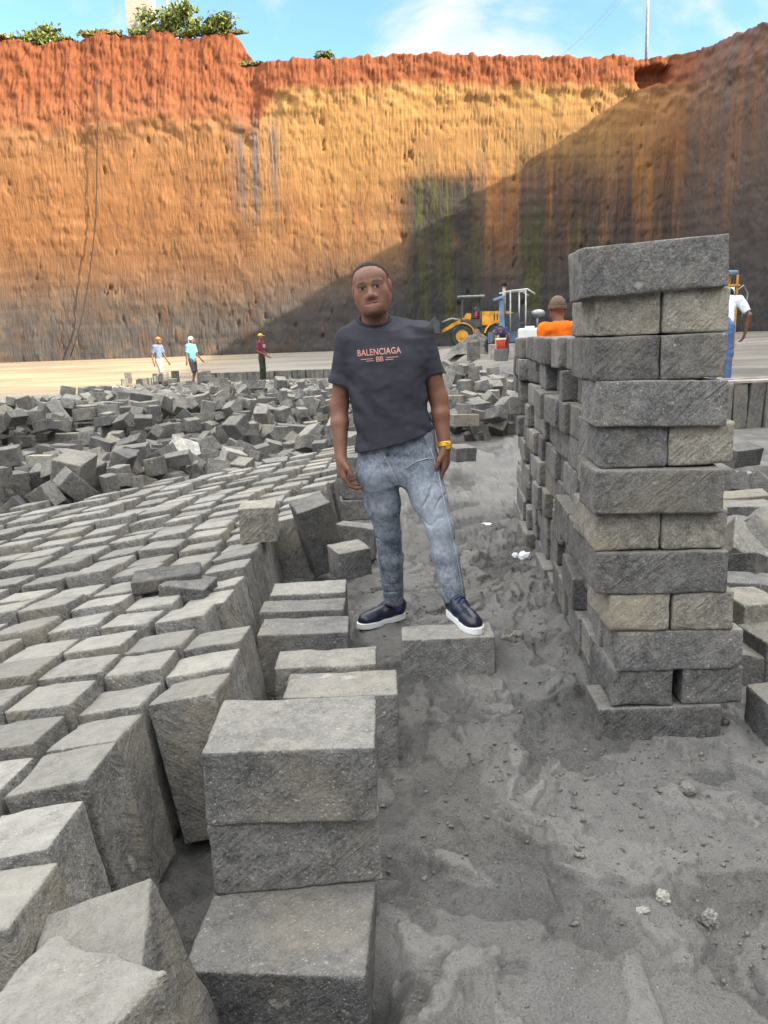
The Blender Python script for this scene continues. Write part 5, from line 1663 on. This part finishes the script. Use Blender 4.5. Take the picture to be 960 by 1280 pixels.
bs = slab('stone_stand', (bk.location.x, bk.location.y, (bk.location.z + g) / 2 - .02), (.42, .36, bk.location.z - g + .04), (0, 0, R(8)), 'grey block carrying the red and white bucket', 'stone', 790, cat='stone block')
p = at(662, 412, 27.0)
g = gz(p.x, p.y) - .03; th_ = p.z + .05 - g
bm = bmesh.new(); box(bm, (0, 0, th_ / 2), (.72, .6, th_)); box(bm, (0, 0, th_ + .03), (.3, .3, .08))
tk = bmobj('water_tank', bm, M['white_paint'], bevel=.08, seg=3); tk.location = (p.x, p.y, g); tag(tk, 'white plastic tank behind the wall\'s far end', 'tank')
# heap of grey spoil before the loader
def heap(name, c, rx, h, label):
    n = 90
    X, Y = np.meshgrid(np.linspace(-1, 1, n), np.linspace(-1, 1, n))
    r_ = np.sqrt(X ** 2 + Y ** 2)
    Z = np.clip(1 - r_, 0, 1) ** .9 * h * (1 + .25 * fbm(X * 3, Y * 3, seed=4)) + .22 * fbm(X * 9, Y * 9, seed=5, o=5, g=.65) * sstep(1.0, .8, r_) - .03
    I = np.arange(n * n).reshape(n, n)
    F = np.stack([I[:-1, :-1], I[:-1, 1:], I[1:, 1:], I[1:, :-1]], -1).reshape(-1, 4)
    me = mesh_np(name, np.stack([X * rx, Y * rx * .8, Z], -1).reshape(-1, 3), F, smooth=False)
    o = link(name, me, M['rubble'], loc=c); return tag(o, label, 'heap', kind='stuff')
p = at(597, 446, 38.0)
heap('gravel_heap', (p.x, p.y, gz(p.x, p.y)), 1.5, 1.0, 'conical heap of grey stone chips before the yellow loader')
p = at(592, 440, 33); slab('rubble_block', (p.x, p.y, gz(p.x, p.y) + .36), (.5, .4, .76), (0, 0, R(4)), 'dark square block standing before the stone chip heap', 'stone_dark', 791, cat='stone block')

# cutting machine behind the bending worker on the far right
p = at(902, 478, 20.0)
o = empty('cutting_machine', (p.x, p.y, gz(p.x, p.y)), R(10))
tag(o, 'yellow framed stone-cutting machine with blue hood behind the wall', 'machine')
bm = bmesh.new()
for x in (-.16, .16):
    for y in (-.16, .16): tube(bm, [(x, y, 0), (x, y, 2.2)], .03, 6)
for z in (.5, 1.95): box(bm, (0, 0, z), (.42, .42, .05))
bmobj('frame', bm, M['yellow'], o)
bm = bmesh.new(); box(bm, (0, 0, 2.26), (.36, .36, .10)); bmobj('hood', bm, M['blue_paint'], o, bevel=.04)
bm = bmesh.new(); tube(bm, [(0, -.2, 1.9), (.0, -.2, 1.4), (.02, -.2, .9)], .06, 8); bmobj('motor', bm, M['white_paint'], o, smooth=True)
bm = bmesh.new(); tube(bm, [(.16, 0, 1.75), (.45, 0, 1.95), (.58, 0, 1.75), (.55, 0, 1.45), (.45, 0, 1.2)], .018, 6); bmobj('hose', bm, M['grey_metal'], o, smooth=True)

# ------------------------------------------------------------------ things on and above the rim
def leaves(n, c, r, size, rng):
    P = rng.normal(0, 1, (n, 3)); P /= np.linalg.norm(P, axis=1, keepdims=True)
    rad = rng.random(n) ** .5 * (1 + .25 * rng.normal(0, 1, n))
    wob = 1 + .35 * fbm(P[:, 0] * 2 + c[0], P[:, 1] * 2, P[:, 2] * 2, o=2, seed=int(abs(c[0]) * 10) % 97)
    P = P * (rad * wob)[:, None] * np.array(r) + np.array(c)
    return P
def shrub(name, base, r, n, size, mat, label, cat, seed, stems=4, cluster=11):
    rng = np.random.default_rng(seed)
    o = empty(name, base)
    tag(o, label, cat)
    cl = []
    for k in range(cluster):
        c = (rng.normal(0, .42 * r[0]), rng.normal(0, .4 * r[1]), r[2] * rng.uniform(.15, 1.15))
        q_ = rng.uniform(.3, .62)
        cl.append(leaves(n // cluster, c, (r[0] * q_, r[1] * q_, r[2] * q_ * .95), size, rng))
    P = np.concatenate(cl); k = len(P)
    A = rng.normal(0, 1, (k, 3)); A /= np.linalg.norm(A, axis=1, keepdims=True)
    B = np.cross(A, rng.normal(0, 1, (k, 3))); B /= np.linalg.norm(B, axis=1, keepdims=True)
    sz = size * rng.uniform(.6, 1.3, (k, 1))
    V = np.stack([P - A * sz, P + B * sz * .45, P + A * sz, P - B * sz * .45], 1).reshape(-1, 3)
    V[:, 2] = np.maximum(V[:, 2], .02)
    F = np.arange(4 * k).reshape(k, 4)
    me = mesh_np('foliage', V, F, smooth=False)
    put_attr1(me, 'tint', np.repeat(rng.random(k), 4))
    link('foliage', me, mat, o)
    bm = bmesh.new()
    for q in range(stems):
        a_ = rng.uniform(0, 6.28); e = (math.cos(a_) * r[0] * .5, math.sin(a_) * r[1] * .5, r[2] * 1.1)
        tube(bm, [(math.cos(a_) * .04, math.sin(a_) * .04, -.2), (e[0] * .4, e[1] * .4, e[2] * .5), e], .05, 6, r2=.015)
    bmobj('stem', bm, M['bark'], o, smooth=True)
    return o
def rim_px(px, back=.8):
    Y = 58.5
    for _ in range(4):
        s = at(px, 50, Y).x
        p = rim_at(s); Y = p.y + back
    return Vector((at(px, 50, Y).x, Y, p.z))
p = rim_px(50); shrub('shrub', p, (1.5, 1.2, 1.0), 2400, .17, M['leaf'], 'rounded green shrub at the far left of the cliff top', 'shrub', 1)
p = rim_px(18, .5); shrub('shrub', p, (.45, .4, .30), 350, .14, M['leaf'], 'tiny dark bush at the cliff edge left of the rounded shrub', 'shrub', 2)
p = rim_px(212, .7); shrub('shrub', p, (1.7, 1.2, 1.15), 3000, .18, M['leaf'], 'dense shrub on the cliff top in front of the stone tower', 'shrub', 3)
p = rim_px(272, .6); shrub('shrub', p, (1.5, 1.1, .8), 2200, .18, M['leaf'], 'low spreading shrub right of the dense one on the cliff top', 'shrub', 4)
p = rim_px(120, .5); shrub('grass_tuft', p, (1.4, .6, .30), 900, .20, M['grass'], 'dry grass tuft on the cliff edge between the shrubs', 'grass tuft', 5, 1)
for i, px in enumerate((8, 78, 140, 232, 290)):
    p = rim_px(px, .25); shrub('grass_tuft', p, (.9, .4, .2), 380, .16, M['grass'], ['dry grass at the extreme left of the cliff top', 'dry grass right of the rounded shrub on the cliff top', 'dry grass left of the stone tower', 'dry grass between the dense and the spreading shrub', 'dry grass at the end of the high cliff top'][i], 'grass tuft', 40 + i, 1, 6)
p = rim_px(172, .4); shrub('shrub', p, (.7, .5, .34), 500, .15, M['leaf'], 'small bush on the cliff edge below the stone tower', 'shrub', 6)
p = rim_px(406, .5); shrub('shrub', p, (.65, .5, .36), 500, .15, M['leaf'], 'lone small bush on the lower middle rim', 'shrub', 7)
p = rim_px(318, .1); p.z -= .15; shrub('grass_tuft', p, (.8, .4, .2), 350, .15, M['grass'], 'dry grass tuft at the step in the rim', 'grass tuft', 8, 1)
for i, px in enumerate((915, 938)):
    s = 21.2 + (8.0 if px < 930 else 11.0)
    p = rim_at(s); shrub('grass_tuft', p + Vector((.5, 0, 0)), (.5, 1.2, .3), 450, .15, M['grass'], ['dry grass fringe on the right rim nearer the corner', 'dry grass fringe on the right rim by the frame edge'][i], 'grass tuft', 9 + i, 1)
# stone tower with a pipe
p = at(177, 20, 62.0); p.z = rim_px(177).z
o = empty('stone_tower', (p.x, p.y, p.z - .3)); tag(o, 'square pale stone tower standing on the cliff top', 'tower')
bm = bmesh.new(); box(bm, (0, 0, 3.0), (1.75, 1.75, 6.0)); bmobj('wall', bm, M['tower_stone'], o, bevel=.02)
bm = bmesh.new(); box(bm, (0, 0, 6.1), (2.1, 2.1, .2)); bmobj('roof', bm, M['grey_metal'], o, bevel=.02)
bm = bmesh.new(); tube(bm, [(2.0, -.2, 0), (2.0, -.2, 5.5)], .09, 8); bmobj('pipe', bm, M['white_paint'], o, smooth=True)
bm = bmesh.new(); box(bm, (.2, -.88, 3.9), (.7, .05, 1.0)); bmobj('window', bm, M['glass'], o)
# power pole and wires
p = rim_px(809, 1.5)
o = empty('power_pole', p); tag(o, 'tall slim grey power pole on the right part of the rim', 'power pole')
bm = bmesh.new(); tube(bm, [(0, 0, -1), (-.05, 0, 3), (-.12, 0, 6.8)], .12, 10, r2=.09); bmobj('pole', bm, M['grey_metal'], o, smooth=True)
bm = bmesh.new(); box(bm, (-.11, 0, 6.2), (.12, 1.8, .12)); bmobj('crossarm', bm, M['timber'], o)
for k, (y0, z0) in enumerate(((-.8, 6.3), (0, 6.75), (.8, 6.3))):
    e = at(660 + 6 * k, 92, 92 + k) - p
    pts = [Vector((-.1, y0, z0)).lerp(e, t_) + Vector((0, 0, -1.1 * 4 * t_ * (1 - t_))) for t_ in np.linspace(0, 1, 14)]
    bm = bmesh.new(); tube(bm, pts, .009, 5); bmobj('wire', bm, M['grey_metal'], o, smooth=True)
    pts = [(-.1 + 22 * t_, y0 - 6 * t_, z0 - 3.0 * t_ - 4 * t_ * (1 - t_) * .8) for t_ in np.linspace(0, 1, 10)]
    bm = bmesh.new(); tube(bm, pts, .009, 5); bmobj('wire', bm, M['grey_metal'], o, smooth=True)
for i, s in enumerate((28.0, 31.0)):
    p = rim_at(s)
    bm = bmesh.new(); tube(bm, [(0, 0, -.4), (.02, 0, .7), (0, .03, 1.25)], .06, 7, r2=.045)
    f_ = bmobj('fence_post', bm, M['bark'], smooth=True); f_.location = p + Vector((.4, 0, 0))
    tag(f_, ['dark fence post on the right rim farther back', 'dark fence post on the right rim nearer the frame edge'][i], 'fence post', 'fence posts on the right rim')
# cable hanging down the left of the face
pts = []
for (px, py) in ((121, 100), (122, 160), (121, 220), (120, 270), (116, 310), (111, 350), (103, 395), (95, 425), (88, 446)):
    pts.append(at(px, py, 57.15))
bm = bmesh.new(); tube(bm, pts, .04, 6)
tag(bmobj('hanging_cable', bm, M['cable'], smooth=True), 'thin dark cable hanging down the left of the cliff face', 'cable')

# ------------------------------------------------------------------ litter and small stones
def crumple(name, c, s, mat, label, seed, cat='litter'):
    bm = bmesh.new(); bmesh.ops.create_icosphere(bm, subdivisions=3, radius=1.0)
    for v in bm.verts:
        q = np.array([v.co.x]), np.array([v.co.y]), np.array([v.co.z])
        f = 1 + .45 * float(fbm(q[0] * 2.5 + seed, q[1] * 2.5, q[2] * 2.5, o=3, seed=seed)[0])
        v.co = Vector((v.co.x * s[0] * f, v.co.y * s[1] * f, v.co.z * s[2] * f))
    o = bmobj(name, bm, mat, smooth=False); o.location = c
    return tag(o, label, cat)
plas = plain('white_plastic', (.78, .80, .82), .3, .06, 30, spec=.6)
p = onz(655, 705, .04); crumple('plastic_bag', (p.x, p.y, gzf(p.x, p.y) + .03), (.036, .034, .03), plas, 'crumpled shiny white plastic bag at the foot of the wall', 3)
p = onz(646, 706, .03); crumple('plastic_scrap', (p.x - .01, p.y, gzf(p.x, p.y) + .02), (.018, .02, .016), plas, 'small white plastic scrap next to the crumpled bag', 5)
p = onz(608, 660, .02); crumple('paper_scrap', (p.x, p.y, gzf(p.x, p.y) + .012), (.042, .034, .009), plas, 'flat white scrap lying on the path behind the man', 7)
def pebble(px, py, s, mat, label, seed):
    p = onz(px, py, 0); return crumple('small_stone', (p.x, p.y, gzf(p.x, p.y) + s[2] * .5), s, M[mat], label, seed, 'stone')
pebble(828, 1134, (.018, .017, .018), 'pale_pebble', 'pale pebble on the foreground dust', 11)
pebble(887, 1154, (.022, .026, .022), 'stone', 'rounded grey stone right of the pale pebble', 12)
pebble(803, 1150, (.018, .012, .007), 'pale_pebble', 'flattened white crumb of lime left of the pale pebble', 13)
pebble(858, 1000, (.026, .03, .02), 'stone_dark', 'dark clod on the dust below the wall end', 14)
pebble(640, 820, (.05, .04, .04), 'stone', 'clod of earth beside the block under the man\'s foot', 15)
pebble(905, 915, (.018, .02, .016), 'stone_dark', 'small dark stone at the right corner of the wall base', 16)
# crumbs scattered over the near ground, one mass
rng = np.random.default_rng(5)
N = 11000
cx = rng.uniform(-.45, 1.55, N); cy = .95 + 4.5 * rng.random(N) ** 1.6
dens = fbm(cx * 2.2, cy * 2.2, o=3, seed=88)
keep = dens + rng.normal(0, .25, N) > .05
cx, cy = cx[keep], cy[keep]
ico = bmesh.new(); bmesh.ops.create_icosphere(ico, subdivisions=1, radius=1.0)
iv = np.array([v.co[:] for v in ico.verts]); jf = np.array([[v.index for v in f.verts] for f in ico.faces]); ico.free()
cz = gz_full(cx, cy)[0]
Vs, Fs = [], []
for i in range(len(cx)):
    s = .0016 + .0065 * rng.random() ** 6 + (.006 if rng.random() < .004 else 0)
    w = iv * (1 + .35 * rng.normal(0, 1, (len(iv), 1))) * s * np.array((1.2, 1, .8))
    Vs.append(w + np.array((cx[i], cy[i], cz[i] + s * .4))); Fs.append(jf + i * len(iv))
me = mesh_np('gravel', np.concatenate(Vs), np.concatenate(Fs), smooth=False)
tag(link('gravel', me, M['rubble']), 'loose crumbs and grit on the trodden dust', 'gravel', kind='stuff')

# ------------------------------------------------------------------ light
SUN = Vector((1.0, -0.42, 0.475)).normalized()
el = math.asin(SUN.z); az = math.atan2(SUN.x, SUN.y)
sd = bpy.data.lights.new('sun', 'SUN'); sd.energy = 3.0; sd.angle = R(.53); sd.color = (1.0, .88, .70)
so = bpy.data.objects.new('sun', sd); COL.objects.link(so)
so.rotation_euler = SUN.to_track_quat('Z', 'Y').to_euler(); so.location = (40, -20, 60)
w = bpy.data.worlds.new('World'); SC.world = w; w.use_nodes = True
nt = w.node_tree; nt.nodes.clear()
bg = nt.nodes.new('ShaderNodeBackground'); ow = nt.nodes.new('ShaderNodeOutputWorld'); nt.links.new(bg.outputs[0], ow.inputs[0])
sky = nt.nodes.new('ShaderNodeTexSky'); sky.sky_type = 'NISHITA'; sky.sun_disc = False
sky.sun_elevation = el; sky.sun_rotation = az; sky.air_density = 1.0; sky.dust_density = 1.2; sky.ozone_density = 1.5
def wn(ty, ins=(), out=0, **pr):
    nd = nt.nodes.new('ShaderNode' + ty)
    for k, v in pr.items(): setattr(nd, k, v)
    for k, v in dict(ins).items():
        if isinstance(v, bpy.types.NodeSocket): nt.links.new(v, nd.inputs[k])
        else: nd.inputs[k].default_value = v
    return nd.outputs[out]
def wmix(f, a, b, blend='MIX'):
    nd = nt.nodes.new('ShaderNodeMix'); nd.data_type = 'RGBA'; nd.blend_type = blend
    for i, v in ((0, f), (6, a), (7, b)):
        if isinstance(v, bpy.types.NodeSocket): nt.links.new(v, nd.inputs[i])
        else: nd.inputs[i].default_value = v
    return nd.outputs[2]
def wrng(v, a, b, c=0.0, d=1.0): return wn('MapRange', {'Value': v, 'From Min': a, 'From Max': b, 'To Min': c, 'To Max': d}, interpolation_type='SMOOTHSTEP')
dirv = wn('TexCoord', out=0)
dz = wn('SeparateXYZ', {0: dirv}, out=2); dy_ = wn('SeparateXYZ', {0: dirv}, out=1)
mp = wn('Mapping', {0: dirv, 1: (0.65, 0.2, 0.35), 3: (2.2, 2.2, 5.0)})
cn = wn('TexNoise', {'Vector': mp, 'Scale': 1.3, 'Detail': 8, 'Roughness': .58, 'Distortion': .5})
wisp = wrng(cn, .425, .585)
mp2 = wn('Mapping', {0: dirv, 1: (3.1, 1.2, 0.4), 3: (1.5, 1.5, 2.5)})
cn2 = wn('TexNoise', {'Vector': mp2, 'Scale': 1.6, 'Detail': 6, 'Roughness': .55})
high = wn('Math', {0: dz, 1: wn('Math', {0: cn2, 1: .5}, operation='MULTIPLY')}, operation='ADD')
over = wrng(high, .66, .86)                       # unseen bright cloud overhead, added to fill the shade with neutral light
back = wrng(dy_, .05, -.45)                       # and a little more added cloud, unseen behind the camera
cover = wn('Math', {0: wn('Math', {0: over, 1: wn('Math', {0: back, 1: .2}, operation='MULTIPLY')}, operation='MAXIMUM'), 1: wrng(cn2, .36, .5, .55, 1.0)}, operation='MULTIPLY')
clear = wmix(1.0, sky.outputs[0], (.54, .66, .78, 1), 'MULTIPLY')
c1 = wmix(wisp, clear, (1.9, 1.95, 2.0, 1))
c2 = wmix(cover, c1, (7.0, 6.95, 6.8, 1))
nt.links.new(c2, bg.inputs[0])
bg.inputs[1].default_value = 0.15
SC.view_settings.view_transform = 'Standard'; SC.view_settings.look = 'None'
SC.view_settings.exposure = 1.9; SC.view_settings.gamma = 1.0
SC.view_settings.use_curve_mapping = False
SC.render.engine = 'CYCLES'
SC.cycles.max_bounces = 6
SC.cycles.use_denoising = True
